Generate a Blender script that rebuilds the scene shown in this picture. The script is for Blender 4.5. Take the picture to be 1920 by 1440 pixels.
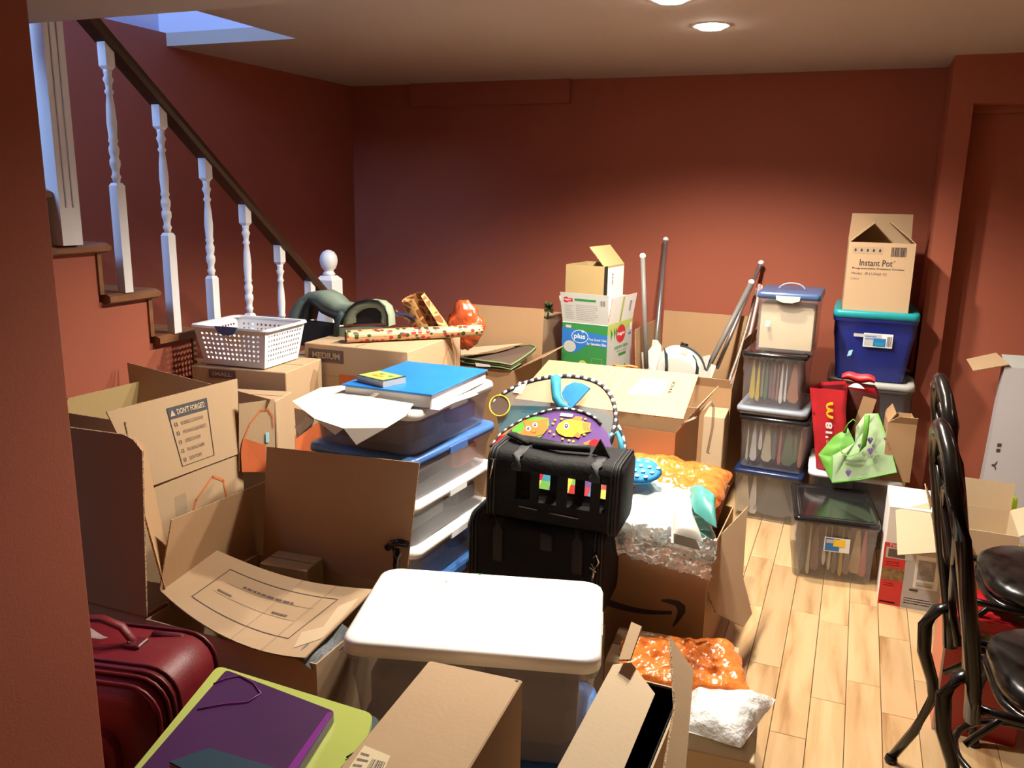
import bpy, math, random
from mathutils import Vector as V, Matrix, noise
R = math.radians; random.seed(7)
for o in list(bpy.data.objects): bpy.data.objects.remove(o)
S = bpy.context.scene; COL = S.collection

# ---------------------------------------------------------------- camera, world, lights, exposure
cam_d = bpy.data.cameras.new('camera'); cam = bpy.data.objects.new('camera', cam_d); COL.objects.link(cam)
cam_d.sensor_width = 36; cam_d.lens = 1581.86/1920*36; cam_d.clip_start = .05
cm = Matrix(((0.92538564, -0.10129408, 0.36524092, 0.0000), (0.37856160, 0.19926807, -0.90387131, 0.0000), (0.01877596, 0.97469572, 0.22274586, 1.5500), (0, 0, 0, 1)))
cam.matrix_world = cm; S.camera = cam
W = bpy.data.worlds.new('world'); S.world = W; W.use_nodes = True
W.node_tree.nodes['Background'].inputs[0].default_value = (1.0, .80, .62, 1); W.node_tree.nodes['Background'].inputs[1].default_value = .02
S.view_settings.view_transform = 'Standard'; S.view_settings.look = 'None'; S.view_settings.gamma = 1
S.view_settings.use_curve_mapping = False; S.view_settings.exposure = 1.03
def lamp(name, kind, loc, power, color, aim=None, **k):
    d = bpy.data.lights.new(name, kind); d.energy = power; d.color = color
    for a, b in k.items(): setattr(d, a, b)
    o = bpy.data.objects.new(name, d); COL.objects.link(o); o.location = loc
    if aim: o.rotation_euler = (V(aim)-V(loc)).to_track_quat('-Z', 'Y').to_euler()
    return o
WARM = (1.0, .90, .76)
CANS = [(-.63, 3.58), (-.68, 3.06)]
for i, (x, y) in enumerate(CANS+[(-.72, 2.54)]):
    lamp('can_and_fill_lamp', 'SPOT', (x, y, 2.185), (118, 115, 72)[i], WARM, (x, y, 0), spot_size=R(147), spot_blend=.5, shadow_soft_size=.045)
for x, y in ((1.3, 3.2),):
    lamp('can_and_fill_lamp', 'SPOT', (x, y, 2.185 if y > 1.9 else 1.98), 6, WARM, (x, y, 0), spot_size=R(140), spot_blend=.6, shadow_soft_size=.045)  # unseen extra spot, added to brighten the right side
lamp('stair_window_light', 'AREA', (-2.82, .9, 3.1), 26, (.33, .55, 1.0), (-2.7, 3.2, 1.6), shape='RECTANGLE', size=.7, size_y=.9)

# ---------------------------------------------------------------- helpers
def mat(name, col, rough=.6, var=0, vs=6, bump=0, bs=60, metal=0, alpha=1, emit=0, coat=0, spec=.5, stretch=None, col2=None, trans_col=None):
    m = bpy.data.materials.new(name); m.use_nodes = True; nt = m.node_tree; n = nt.nodes; L = nt.links
    b = n['Principled BSDF']; b.inputs['Base Color'].default_value = (*col, 1); b.inputs['Roughness'].default_value = rough
    b.inputs['Metallic'].default_value = metal; b.inputs['Coat Weight'].default_value = coat; b.inputs['Specular IOR Level'].default_value = spec
    if emit: b.inputs['Emission Color'].default_value = (*col, 1); b.inputs['Emission Strength'].default_value = emit
    if var or bump:
        tc = n.new('ShaderNodeTexCoord'); mp = n.new('ShaderNodeMapping'); L.new(tc.outputs['Object'], mp.inputs[0])
        if stretch: mp.inputs['Scale'].default_value = stretch
    if var:
        no = n.new('ShaderNodeTexNoise'); no.inputs['Scale'].default_value = vs; no.inputs['Detail'].default_value = 5; L.new(mp.outputs[0], no.inputs[0])
        rp = n.new('ShaderNodeValToRGB'); rp.color_ramp.elements[0].position = .3; rp.color_ramp.elements[1].position = .7
        c2 = col2 or [c*(1-var) for c in col]
        rp.color_ramp.elements[0].color = (*c2, 1); rp.color_ramp.elements[1].color = (*col, 1)
        L.new(no.outputs['Fac'], rp.inputs[0]); L.new(rp.outputs[0], b.inputs['Base Color'])
    if bump:
        n2 = n.new('ShaderNodeTexNoise'); n2.inputs['Scale'].default_value = bs; n2.inputs['Detail'].default_value = 3; L.new(mp.outputs[0], n2.inputs[0])
        bp = n.new('ShaderNodeBump'); bp.inputs['Strength'].default_value = bump; bp.inputs['Distance'].default_value = .01
        L.new(n2.outputs['Fac'], bp.inputs['Height']); L.new(bp.outputs[0], b.inputs['Normal'])
    if alpha < 1:
        t = n.new('ShaderNodeBsdfTransparent'); t.inputs[0].default_value = (*(trans_col or (1, 1, 1)), 1)
        mx = n.new('ShaderNodeMixShader'); mx.inputs[0].default_value = alpha
        L.new(t.outputs[0], mx.inputs[1]); L.new(b.outputs[0], mx.inputs[2]); L.new(mx.outputs[0], n['Material Output'].inputs[0])
    return m
def edge_mat():
    m = mat('corrugated_edge', (.42, .27, .14), .9); n = m.node_tree.nodes; L = m.node_tree.links
    tc = n.new('ShaderNodeTexCoord'); w = n.new('ShaderNodeTexNoise'); w.inputs['Scale'].default_value = 260; L.new(tc.outputs['Object'], w.inputs[0])
    r = n.new('ShaderNodeValToRGB'); r.color_ramp.elements[0].position = .42; r.color_ramp.elements[1].position = .56
    r.color_ramp.elements[0].color = (.16, .09, .045, 1); r.color_ramp.elements[1].color = (.6, .42, .24, 1)
    L.new(w.outputs['Fac'], r.inputs[0]); L.new(r.outputs[0], n['Principled BSDF'].inputs['Base Color']); return m
def voro_mat(name, ground, spot, scale, thr, spot2=None, edge=False, rough=.5):
    m = mat(name, ground, rough); n = m.node_tree.nodes; L = m.node_tree.links; b = n['Principled BSDF']
    tc = n.new('ShaderNodeTexCoord'); v = n.new('ShaderNodeTexVoronoi'); v.inputs['Scale'].default_value = scale
    if edge: v.feature = 'DISTANCE_TO_EDGE'
    L.new(tc.outputs['Object'], v.inputs['Vector'])
    g = n.new('ShaderNodeMath'); g.operation = 'GREATER_THAN' if edge else 'LESS_THAN'; g.inputs[1].default_value = thr; L.new(v.outputs['Distance'], g.inputs[0])
    mx = n.new('ShaderNodeMix'); mx.data_type = 'RGBA'; mx.inputs[6].default_value = (*ground, 1); mx.inputs[7].default_value = (*spot, 1)
    L.new(g.outputs[0], mx.inputs[0])
    if spot2:
        sp = n.new('ShaderNodeSeparateColor'); L.new(v.outputs['Color'], sp.inputs[0])
        g2 = n.new('ShaderNodeMath'); g2.operation = 'GREATER_THAN'; g2.inputs[1].default_value = .5; L.new(sp.outputs[0], g2.inputs[0])
        m2 = n.new('ShaderNodeMix'); m2.data_type = 'RGBA'; m2.inputs[6].default_value = (*spot, 1); m2.inputs[7].default_value = (*spot2, 1)
        L.new(g2.outputs[0], m2.inputs[0]); L.new(m2.outputs[2], mx.inputs[7])
    L.new(mx.outputs[2], b.inputs['Base Color']); return m
def plank_mat():
    m = mat('maple_plank', (.7, .45, .2), .32, coat=.15); n = m.node_tree.nodes; L = m.node_tree.links; b = n['Principled BSDF']
    oi = n.new('ShaderNodeObjectInfo'); tc = n.new('ShaderNodeTexCoord'); mp = n.new('ShaderNodeMapping')
    mp.inputs['Scale'].default_value = (14, 1.6, 1); L.new(tc.outputs['Object'], mp.inputs[0])
    mul = n.new('ShaderNodeMath'); mul.operation = 'MULTIPLY'; mul.inputs[1].default_value = 37; L.new(oi.outputs['Random'], mul.inputs[0])
    no = n.new('ShaderNodeTexNoise'); no.noise_dimensions = '4D'; no.inputs['Scale'].default_value = 1.3; no.inputs['Detail'].default_value = 6; no.inputs['Distortion'].default_value = .6
    L.new(mp.outputs[0], no.inputs['Vector']); L.new(mul.outputs[0], no.inputs['W'])
    r = n.new('ShaderNodeValToRGB'); e = r.color_ramp.elements
    e[0].position = .3; e[0].color = (.38, .21, .09, 1); e[1].position = .56; e[1].color = (.62, .43, .23, 1); x = e.new(.42); x.color = (.55, .35, .17, 1)
    L.new(no.outputs['Fac'], r.inputs[0])
    hv = n.new('ShaderNodeHueSaturation'); mr = n.new('ShaderNodeMapRange'); mr.inputs[3].default_value = .82; mr.inputs[4].default_value = 1.12
    L.new(oi.outputs['Random'], mr.inputs[0]); L.new(mr.outputs[0], hv.inputs['Value']); L.new(r.outputs[0], hv.inputs['Color']); L.new(hv.outputs[0], b.inputs['Base Color'])
    return m
M = dict(
    wall=mat('terracotta_wall_paint', (.36, .094, .050), .75, var=.06, vs=2, bump=.05, bs=180),
    ceil=mat('ceiling_paint', (.47, .40, .34), .9, var=.03, vs=3, bump=.04, bs=120),
    white=mat('white_gloss_paint', (.75, .74, .74), .35, bump=.02, bs=40),
    upwall=mat('pale_lilac_paint', (.62, .62, .74), .8),
    wood=mat('stained_wood', (.27, .115, .045), .4, var=.45, vs=9, stretch=(3, 1, 3)),
    rail=mat('dark_wood_rail', (.055, .022, .010), .35, var=.4, vs=12),
    card=mat('kraft_cardboard', (.49, .335, .195), .85, var=.07, vs=4, bump=.06, bs=90, stretch=(1, 1, .15)),
    card2=mat('brown_cardboard', (.42, .25, .125), .8, var=.08, vs=4, bump=.06, bs=90, stretch=(1, 1, .15)),
    card3=mat('pale_cardboard', (.60, .46, .30), .85, var=.06, vs=4, bump=.06, bs=90, stretch=(1, 1, .15)),
    card4=mat('olive_cardboard', (.42, .30, .13), .85, var=.06, vs=5, bump=.08, bs=110),
    edge=edge_mat(),
    ink=mat('black_print', (.045, .035, .04), .7), inkbrown=mat('faded_black_print', (.13, .085, .075), .8), inkgrey=mat('grey_print', (.28, .27, .26), .7),
    hdorange=mat('orange_print', (.62, .14, .04), .8, var=.12, vs=20), hdline=mat('orange_line_print', (.60, .17, .05), .8),
    pwhite=mat('white_plastic', (.90, .90, .89), .3, bump=.02, bs=20), pgrey=mat('grey_plastic', (.30, .34, .40), .35),
    pblue=mat('blue_plastic', (.055, .16, .44), .3, bump=.03, bs=60), pnavy=mat('navy_plastic', (.015, .03, .10), .25), pdblue=mat('slate_blue_plastic', (.06, .11, .25), .3),
    pblack=mat('black_plastic', (.012, .012, .013), .14), ptub=mat('deep_blue_plastic', (.018, .03, .26), .38), pteal=mat('teal_plastic', (.015, .33, .38), .35, var=.15, vs=30),
    clear=mat('clear_plastic', (.55, .55, .58), .16, alpha=.33, bump=.05, bs=8), clearm=mat('milky_plastic', (.42, .41, .45), .22, alpha=.42, bump=.05, bs=8),
    film=mat('clear_film', (.8, .82, .82), .08, alpha=.30, bump=.8, bs=35), bubble=mat('bubble_wrap', (.95, .98, .98), .08, alpha=.82, bump=1.0, bs=45, coat=.5),
    orange=mat('orange_plastic_film', (.90, .24, .045), .18, var=.25, vs=14, bump=.9, bs=34, coat=.6), dorange=mat('red_orange_film', (.62, .10, .025), .2, var=.3, vs=20, bump=.8, bs=40, coat=.6), teal=mat('teal_cloth', (.10, .42, .38), .4, var=.2, vs=10),
    aqua=mat('pale_aqua_film', (.55, .80, .78), .18, var=.25, vs=8, col2=(.75, .82, .82), bump=.5, bs=25, coat=.4),
    paper=mat('cream_paper', (.80, .75, .64), .8, var=.04, vs=6), pwht=mat('white_paper', (.82, .82, .80), .75), manila=mat('manila_paper', (.72, .60, .38), .8),
    blue=mat('bright_blue_cover', (.015, .21, .70), .4, var=.15, vs=12), lime=mat('lime_plastic', (.48, .56, .12), .35, var=.12, vs=4), purple=mat('purple_plastic', (.065, .012, .08), .4, var=.25, vs=5), purple2=mat('violet_plastic', (.22, .02, .26), .35),
    navyb=mat('dark_teal_cover', (.012, .045, .075), .5), black=mat('black_nylon', (.008, .008, .009), .75, var=.4, vs=14, bump=.3, bs=80, spec=.3), webbing=mat('black_webbing', (.022, .022, .024), .65, bump=.2, bs=200),
    meshp=mat('black_mesh', (.01, .01, .01), .6, alpha=.2), gymmesh=mat('grey_mesh_fabric', (.33, .31, .29), .7, alpha=.45), gymmesh2=mat('teal_mesh_fabric', (.03, .16, .22), .7, alpha=.75),
    steel=mat('steel', (.65, .62, .58), .22, metal=1), silver=mat('silver_tube', (.42, .43, .45), .3, metal=.8), greytube=mat('grey_tube', (.20, .19, .18), .45, bump=.1, bs=120),
    red=mat('red_nylon', (.19, .006, .012), .5, var=.35, vs=8, bump=.1, bs=160), dred=mat('dark_red_trim', (.11, .006, .012), .45), redp=mat('red_gloss', (.50, .015, .02), .3, coat=.3), bred=mat('red_bag', (.56, .02, .03), .45, var=.25, vs=14),
    iron=mat('black_metal', (.012, .010, .009), .22), leather=mat('black_leather', (.016, .014, .013), .28, bump=.25, bs=14),
    green=mat('bright_green', (.14, .42, .05), .5, var=.15, vs=20), green2=mat('pale_green_cloth', (.38, .55, .30), .6, var=.25, vs=16, bump=.2, bs=20), hgreen=mat('green_print', (.03, .22, .055), .5), hlime=mat('lime_print', (.42, .52, .12), .5),
    hblue=mat('blue_print', (.02, .16, .50), .5), hred=mat('red_print', (.50, .02, .03), .5), hgrey=mat('pale_grey_print', (.47, .48, .45), .6), hwhite=mat('white_print', (.78, .78, .76), .6), yellow=mat('yellow_print', (.85, .60, .03), .5), hor=mat('orange_cloth', (.85, .20, .03), .6),
    sage=mat('sage_fabric', (.17, .22, .17), .8, bump=.2, bs=200), sage2=mat('light_sage_fabric', (.25, .31, .21), .8, bump=.2, bs=200), sblack=mat('black_padding', (.01, .01, .012), .7), slate=mat('slate_plastic', (.035, .06, .07), .5),
    basket=mat('white_basket_plastic', (.76, .76, .78), .4), bath=mat('ivory_plastic', (.62, .60, .54), .3), limefab=mat('lime_film', (.45, .60, .03), .35, bump=.3, bs=20),
    green_l=mat('leaf_green', (.10, .20, .05), .7, var=.5, vs=30), tape=mat('clear_tape', (.50, .40, .28), .15, alpha=.45), skin=mat('skin_print', (.62, .36, .26), .6), pink=mat('pink_foil', (.62, .38, .50), .25, metal=.4, var=.3, vs=20, col2=(.75, .55, .40)),
    cloth=mat('grey_striped_cloth', (.20, .22, .24), .8, var=.6, vs=60, stretch=(6, 1, 1)), purcloth=mat('purple_cloth', (.12, .045, .22), .7), cyan=mat('cyan_cloth', (.02, .26, .40), .7, var=.2, vs=25), cyan2=mat('pale_dot', (.35, .68, .80), .7), brightblue=mat('sky_blue_cloth', (.02, .28, .66), .7, var=.3, vs=14),
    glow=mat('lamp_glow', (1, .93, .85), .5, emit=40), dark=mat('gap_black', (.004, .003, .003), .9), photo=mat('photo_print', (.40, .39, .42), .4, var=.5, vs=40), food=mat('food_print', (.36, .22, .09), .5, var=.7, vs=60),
    plank=plank_mat(), sub=mat('floor_base', (.10, .05, .02), .8),
    gift=voro_mat('gift_wrap', (.62, .40, .22), (.50, .03, .03), 42, .42, (.05, .07, .03), rough=.35), giraffe=voro_mat('giraffe_wrap', (.60, .34, .13), (.24, .075, .02), 26, .13, edge=True, rough=.5),
    sage_edge=mat('green_binding', (.16, .28, .10), .7), brownfab=mat('brown_fabric', (.12, .075, .055), .8))
FOLD = [mat('folder_'+n, c, .7, var=.1, vs=10) for n, c in (('yellow', (.55, .42, .03)), ('green', (.06, .13, .06)), ('mauve', (.16, .08, .10)), ('white', (.60, .60, .62)), ('olive', (.20, .20, .12)), ('pink', (.48, .10, .12)), ('grey', (.10, .11, .12)), ('tan', (.48, .34, .18)), ('rust', (.35, .13, .06)), ('cream', (.55, .50, .36)))]
FN = ['yellow', 'green', 'mauve', 'white', 'olive', 'pink', 'dark grey', 'tan', 'rust brown', 'cream']

LOC = {}
def planar(pts):
    P = [V(p) for p in pts]; c = sum(P, V((0, 0, 0)))/len(P); n = V((0, 0, 0))
    for i in range(len(P)): n += (P[i]-c).cross(P[(i+1) % len(P)]-c)
    n.normalize(); return [p-n*n.dot(p-c) for p in P]
class MB:
    def __init__(s): s.v = []; s.f = []; s.mi = []; s.sm = []; s.mats = []
    def m(s, mt):
        if mt not in s.mats: s.mats.append(mt)
        return s.mats.index(mt)
    def face(s, pts, mt, smooth=False):
        b = len(s.v); s.v += [tuple(p) for p in pts]; s.f.append(list(range(b, b+len(pts)))); s.mi.append(s.m(mt)); s.sm.append(smooth)
    def mesh(s, vs, fs, mt, smooth=False):
        b = len(s.v); s.v += [tuple(p) for p in vs]; k = s.m(mt)
        for f in fs: s.f.append([b+i for i in f]); s.mi.append(k); s.sm.append(smooth)
    def prism(s, pts, t, mt, edge=None):
        P = [V(p) for p in pts]; n = V((0, 0, 0))
        for i in range(len(P)):
            a, b = P[i], P[(i+1) % len(P)]; n += V(((a.y-b.y)*(a.z+b.z), (a.z-b.z)*(a.x+b.x), (a.x-b.x)*(a.y+b.y)))
        n.normalize(); Q = [p-n*t for p in P]; k = len(P)
        s.face(P, mt); s.face(Q[::-1], mt)
        for i in range(k): j = (i+1) % k; s.face([P[j], P[i], Q[i], Q[j]], edge or mt)
        return n
    def box(s, lo, hi, mt, T=None, bev=0):
        x0, y0, z0 = lo; x1, y1, z1 = hi; T = T or (lambda p: V(p))
        if bev:
            b = bev; rings = []
            for z, i in ((z0, b), (z0+b, 0), (z1-b, 0), (z1, b)):
                rings.append([T(p) for p in ((x0+i, y0+b+i, z), (x0+b+i, y0+i, z), (x1-b-i, y0+i, z), (x1-i, y0+b+i, z), (x1-i, y1-b-i, z), (x1-b-i, y1-i, z), (x0+b+i, y1-i, z), (x0+i, y1-b-i, z))])
            s.loft(rings, mt); return
        c = [T(p) for p in ((x0, y0, z0), (x1, y0, z0), (x1, y1, z0), (x0, y1, z0), (x0, y0, z1), (x1, y0, z1), (x1, y1, z1), (x0, y1, z1))]
        s.mesh(c, [(3, 2, 1, 0), (4, 5, 6, 7), (0, 1, 5, 4), (1, 2, 6, 5), (2, 3, 7, 6), (3, 0, 4, 7)], mt)
    def loft(s, rings, mt, cap0=True, cap1=True, smooth=False, closed=True):
        n = len(rings[0]); vs = [p for r in rings for p in r]; fs = []
        for i in range(len(rings)-1):
            for j in range(n if closed else n-1):
                k = (j+1) % n; fs.append((i*n+j, i*n+k, (i+1)*n+k, (i+1)*n+j))
        if cap0: fs.append(tuple(range(n-1, -1, -1)))
        if cap1: fs.append(tuple((len(rings)-1)*n+j for j in range(n)))
        s.mesh(vs, fs, mt, smooth)
    def tube(s, path, r, mt, n=8, closed=False, flat=1.0, up=None):
        P = [V(p) for p in path]; k = len(P); rings = []
        for i, p in enumerate(P):
            a = P[(i-1) % k] if (closed or i) else p; b = P[(i+1) % k] if (closed or i < k-1) else p
            t = (b-a).normalized(); u = V(up) if up else (V((0, 0, 1)) if abs(t.z) < .95 else V((0, 1, 0)))
            x = t.cross(u).normalized(); y = x.cross(t).normalized(); rr = r[i] if isinstance(r, (list, tuple)) else r
            rings.append([p+x*math.cos(2*math.pi*j/n)*rr+y*math.sin(2*math.pi*j/n)*rr*flat for j in range(n)])
        if closed: rings.append(rings[0]); s.loft(rings, mt, False, False, True)
        else: s.loft(rings, mt, True, True, True)
    def lathe(s, prof, o, mt, n=20, smooth=True, T=None):
        T = T or (lambda p: V(p))
        rings = [[T((o[0]+r*math.cos(2*math.pi*j/n), o[1]+r*math.sin(2*math.pi*j/n), o[2]+z)) for j in range(n)] for r, z in prof]
        s.loft(rings, mt, True, True, smooth)
    def grid(s, fn, nu, nv, mt, smooth=True, thick=0):
        g = [[V(fn(i/nu, j/nv)) for i in range(nu+1)] for j in range(nv+1)]
        vs = [p for r in g for p in r]; w = nu+1
        fs = [(j*w+i, j*w+i+1, (j+1)*w+i+1, (j+1)*w+i) for j in range(nv) for i in range(nu)]
        s.mesh(vs, fs, mt, smooth)
    def obj(s, name, parent=None, label=None, kind=None, loc=None):
        L = LOC.get(parent.name, V((0, 0, 0))) if parent else V(loc or (0, 0, 0))
        me = bpy.data.meshes.new(name); me.from_pydata([tuple(V(p)-L) for p in s.v], [], s.f)
        for mt in s.mats: me.materials.append(mt)
        me.polygons.foreach_set('material_index', s.mi); me.polygons.foreach_set('use_smooth', s.sm); me.validate(); me.update()
        o = bpy.data.objects.new(name, me); COL.objects.link(o)
        if parent: o.parent = parent
        else: o.location = L
        LOC[o.name] = L
        if label: o['label'] = label
        if kind: o['kind'] = kind
        return o
def thing(name, label, cat, loc, group=None):
    o = bpy.data.objects.new(name, None); COL.objects.link(o); o.location = loc; o['label'] = label; o['category'] = cat
    if group: o['group'] = group
    o.empty_display_size = .05; LOC[o.name] = V(loc); return o
def tag(o, label, cat, group=None):
    o['label'] = label; o['category'] = cat
    if group: o['group'] = group
    return o
def frame(x, y, z, yaw=0):
    c, s_ = math.cos(R(yaw)), math.sin(R(yaw))
    return lambda p: V((x+p[0]*c-p[1]*s_, y+p[0]*s_+p[1]*c, z+p[2]))
def rr(w, d, r, n=4):
    out = []
    for cx, cy, a in ((w/2-r, d/2-r, 0), (-w/2+r, d/2-r, 90), (-w/2+r, -d/2+r, 180), (w/2-r, -d/2+r, 270)):
        for k in range(n+1): t = R(a+90*k/n); out.append((cx+r*math.cos(t), cy+r*math.sin(t)))
    return out
class F:   # a flat face to print on: origin bottom left, u to the right, v up, both in metres
    def __init__(s, o, u, v, W=1, H=1): s.o = V(o); s.u = V(u).normalized(); s.v = V(v); s.v = (s.v-s.u*s.v.dot(s.u)).normalized(); s.n = s.u.cross(s.v); s.W = W; s.H = H
    def p(s, a, b, off=.0012): return s.o+s.u*a+s.v*b+s.n*off
class FQ:  # a face given by four corners (00, 10, 11, 01), addressed 0..1
    def __init__(s, a, b, c, d): s.c = [V(x) for x in (a, b, c, d)]; s.n = (s.c[1]-s.c[0]).cross(s.c[3]-s.c[0]).normalized()
    def p(s, u, v, off=.0012): a, b, c, d = s.c; return a*(1-u)*(1-v)+b*u*(1-v)+c*u*v+d*(1-u)*v+s.n*off
def rect(mb, f, x, y, w, h, mt, off=.0012): mb.face([f.p(x, y, off), f.p(x+w, y, off), f.p(x+w, y+h, off), f.p(x, y+h, off)], mt)
def poly(mb, f, pts, mt, off=.0012): mb.face([f.p(a, b, off) for a, b in pts], mt)
def disc(mb, f, x, y, rx, ry, mt, off=.0012, n=16): poly(mb, f, [(x+rx*math.cos(2*math.pi*i/n), y+ry*math.sin(2*math.pi*i/n)) for i in range(n)], mt, off)
def stroke(mb, f, pts, w, mt, off=.0012):
    for (a, b), (c, d) in zip(pts[:-1], pts[1:]):
        t = V((c-a, d-b)).normalized()*(w/2); n = V((-t.y, t.x)); e = t*.3
        mb.face([f.p(a-e.x+n.x, b-e.y+n.y, off), f.p(a-e.x-n.x, b-e.y-n.y, off), f.p(c+e.x-n.x, d+e.y-n.y, off), f.p(c+e.x+n.x, d+e.y+n.y, off)], mt)
def frame_rect(mb, f, x, y, w, h, t, mt, off=.0012):
    rect(mb, f, x, y, w, t, mt, off); rect(mb, f, x, y+h-t, w, t, mt, off); rect(mb, f, x, y, t, h, mt, off); rect(mb, f, x+w-t, y, t, h, mt, off)
_tc = {}
def text(mb, f, body, x, y, w, h, mt, off=.0014, rot=0, bold=0):
    if (body, bold) not in _tc:
        cu = bpy.data.curves.new('t', 'FONT'); cu.body = body; cu.resolution_u = 2; cu.offset = bold
        o = bpy.data.objects.new('t', cu); COL.objects.link(o); bpy.context.view_layer.update()
        me = bpy.data.meshes.new_from_object(o.evaluated_get(bpy.context.evaluated_depsgraph_get()))
        vs = [(a.co.x, a.co.y) for a in me.vertices]; fs = [list(p.vertices) for p in me.polygons]
        bpy.data.objects.remove(o); bpy.data.meshes.remove(me); bpy.data.curves.remove(cu); _tc[(body, bold)] = (vs, fs)
    vs, fs = _tc[(body, bold)]
    if not vs: return
    x0, x1 = min(a for a, b in vs), max(a for a, b in vs); y0, y1 = min(b for a, b in vs), max(b for a, b in vs)
    out = []
    for a, b in vs:
        a = (a-x0)/(x1-x0); b = (b-y0)/(y1-y0)
        if rot == 0: q = (x+a*w, y+b*h)
        elif rot == 90: q = (x+(1-b)*w, y+a*h)
        else: q = (x+b*w, y+(1-a)*h)
        out.append(f.p(q[0], q[1], off))
    mb.mesh(out, fs, mt)
def barcode(mb, f, x, y, w, h, mt, n=16):
    rnd = random.Random(3); a = x
    while a < x+w: b = w/n*rnd.uniform(.3, 1); rect(mb, f, a, y, min(b, x+w-a), h, mt); a += b+w/n*rnd.uniform(.3, .9)
def scribble(mb, f, x, y, w, h, rows, mt, seed=1, fill=.5):   # rows of fine print too small to read
    rnd = random.Random(seed); rh = h/rows
    for r_ in range(rows):
        a = x; yy = y+h-(r_+1)*rh
        end = x+w*rnd.uniform(.75, 1)
        while a < end: b = rnd.uniform(.02, .06)*w*2; rect(mb, f, a, yy, min(b, end-a), rh*fill, mt); a += b+w*.02

# cardboard boxes
def cbox(label, x, y, z0, w, d, h, yaw=0, mt=None, flaps=None, group='cardboard boxes', name='cardboard_box', open_=True, t=.004, tape=False, edge=True, closed_seam=True):
    mt = mt or M['card']; T = frame(x, y, z0, yaw); root = thing(name, label, 'box', (x, y, z0), group); mb = MB(); ed = M['edge'] if edge else mt
    if open_:
        mb.box((-w/2, -d/2, 0), (w/2, d/2, t), mt, T)
        for lo, hi in (((-w/2, -d/2, t), (w/2, -d/2+t, h)), ((-w/2, d/2-t, t), (w/2, d/2, h)), ((-w/2, -d/2+t, t), (-w/2+t, d/2-t, h)), ((w/2-t, -d/2+t, t), (w/2, d/2-t, h))): mb.box(lo, hi, mt, T)
    else:
        mb.box((-w/2, -d/2, 0), (w/2, d/2, h), mt, T, bev=.003)
    body = mb.obj('body', root)
    if not open_ and closed_seam:
        sb = MB(); a = .0012
        if w >= d: sb.box((-w/2+.004, -a, h), (w/2-.004, a, h+.0006), M['dark'], T)
        else: sb.box((-a, -d/2+.004, h), (a, d/2-.004, h+.0006), M['dark'], T)
        sb.obj('seam', root)
    if tape:
        tb = MB()
        if w >= d: tb.box((-w/2, -.025, h+.0004), (w/2, .025, h+.001), M['tape'], T); tb.box((w/2+.0004, -.025, h-.07), (w/2+.001, .025, h), M['tape'], T)
        else: tb.box((-.025, -d/2, h+.0004), (.025, d/2, h+.001), M['tape'], T); tb.box((-.025, -d/2-.001, h-.07), (.025, -d/2-.0004, h), M['tape'], T)
        tb.obj('tape', root)
    S_ = dict(f=((-w/2, -d/2), (w/2, -d/2), (0, -1)), r=((w/2, -d/2), (w/2, d/2), (1, 0)), b=((w/2, d/2), (-w/2, d/2), (0, 1)), l=((-w/2, d/2), (-w/2, -d/2), (-1, 0)))
    root_f = {}
    for k, v in (flaps or {}).items():
        L_, a = v[0], R(v[1]); c0 = v[2] if len(v) > 2 else .012; c1 = v[3] if len(v) > 3 else c0
        p0, p1, n = S_[k]; e = V((p1[0]-p0[0], p1[1]-p0[1], 0)).normalized(); D = V((n[0]*math.sin(a), n[1]*math.sin(a), math.cos(a)))
        A = V((p0[0], p0[1], h)); B = V((p1[0], p1[1], h)); q = [A, B, B+D*L_-e*c1, A+D*L_+e*c0]
        fb = MB(); fb.prism([T(p) for p in q], t*.8, mt, ed); o = fb.obj('flap', root); root_f[k] = FQ(*[T(p) for p in q])
    faces = {}
    for k, (p0, p1, n) in S_.items():
        o_ = T((p0[0], p0[1], 0)); q = T((p1[0], p1[1], 0)); ww = (q-o_).length; faces[k] = F(o_, q-o_, (0, 0, 1), ww, h)
    o_ = T((-w/2, -d/2, h)); faces['t'] = F(o_, T((w/2, -d/2, h))-o_, T((-w/2, d/2, h))-o_, w, d)
    return root, faces, root_f, T
def panel(root, pts, mt=None, t=.004, name='flap', label=None, edge=True):
    mb = MB(); mb.prism(planar(pts), t, mt or M['card'], M['edge'] if edge else None); return mb.obj(name, root, label)
# lidded storage tubs
def tub(name, label, x, y, z0, w, d, h, yaw, body, lid, taper=.90, group=None, lh=.022, r=.045, recess=True, handles=True, cat='storage tub', rib=True, over=.0):
    T = frame(x, y, z0, yaw); root = thing(name, label, cat, (x, y, z0), group); mb = MB(); rings = []
    for z, sc in ((0, taper-.03), (.008, taper), (h*.62, .93), (h*.64, .945), (h-lh*1.6, .955), (h-lh*1.5, .985), (h-lh*.5, .985)):
        rings.append([T((a*sc, b*sc, z)) for a, b in rr(w, d, r)])
    mb.loft(rings, body, True, False, True); mb.obj('body', root)
    lb = MB(); rings = []
    prof = [(.80, h-.007), (.825, h-.006), (.85, h), (.965, h), (.99, h-.004), (1, h-.012), (1, h-lh), (.985, h-lh)] if recess else [(.9, h), (.965, h), (.99, h-.004), (1, h-.012), (1, h-lh), (.985, h-lh)]
    for sc, z in prof: rings.append([T((a*sc, b*sc, z)) for a, b in rr(w, d, r)])
    lb.loft(rings[::-1], lid, False, True, True); lo = lb.obj('lid', root)
    if handles:
        for s_ in (-1, 1):
            hb = MB(); hb.box((s_*(w/2*.985)-.006, -.06, h-lh*1.4), (s_*(w/2*.985)+.006, .06, h-lh*.3), lid, T, bev=.003); hb.obj('latch', lo)
    return root, T, lo
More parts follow.
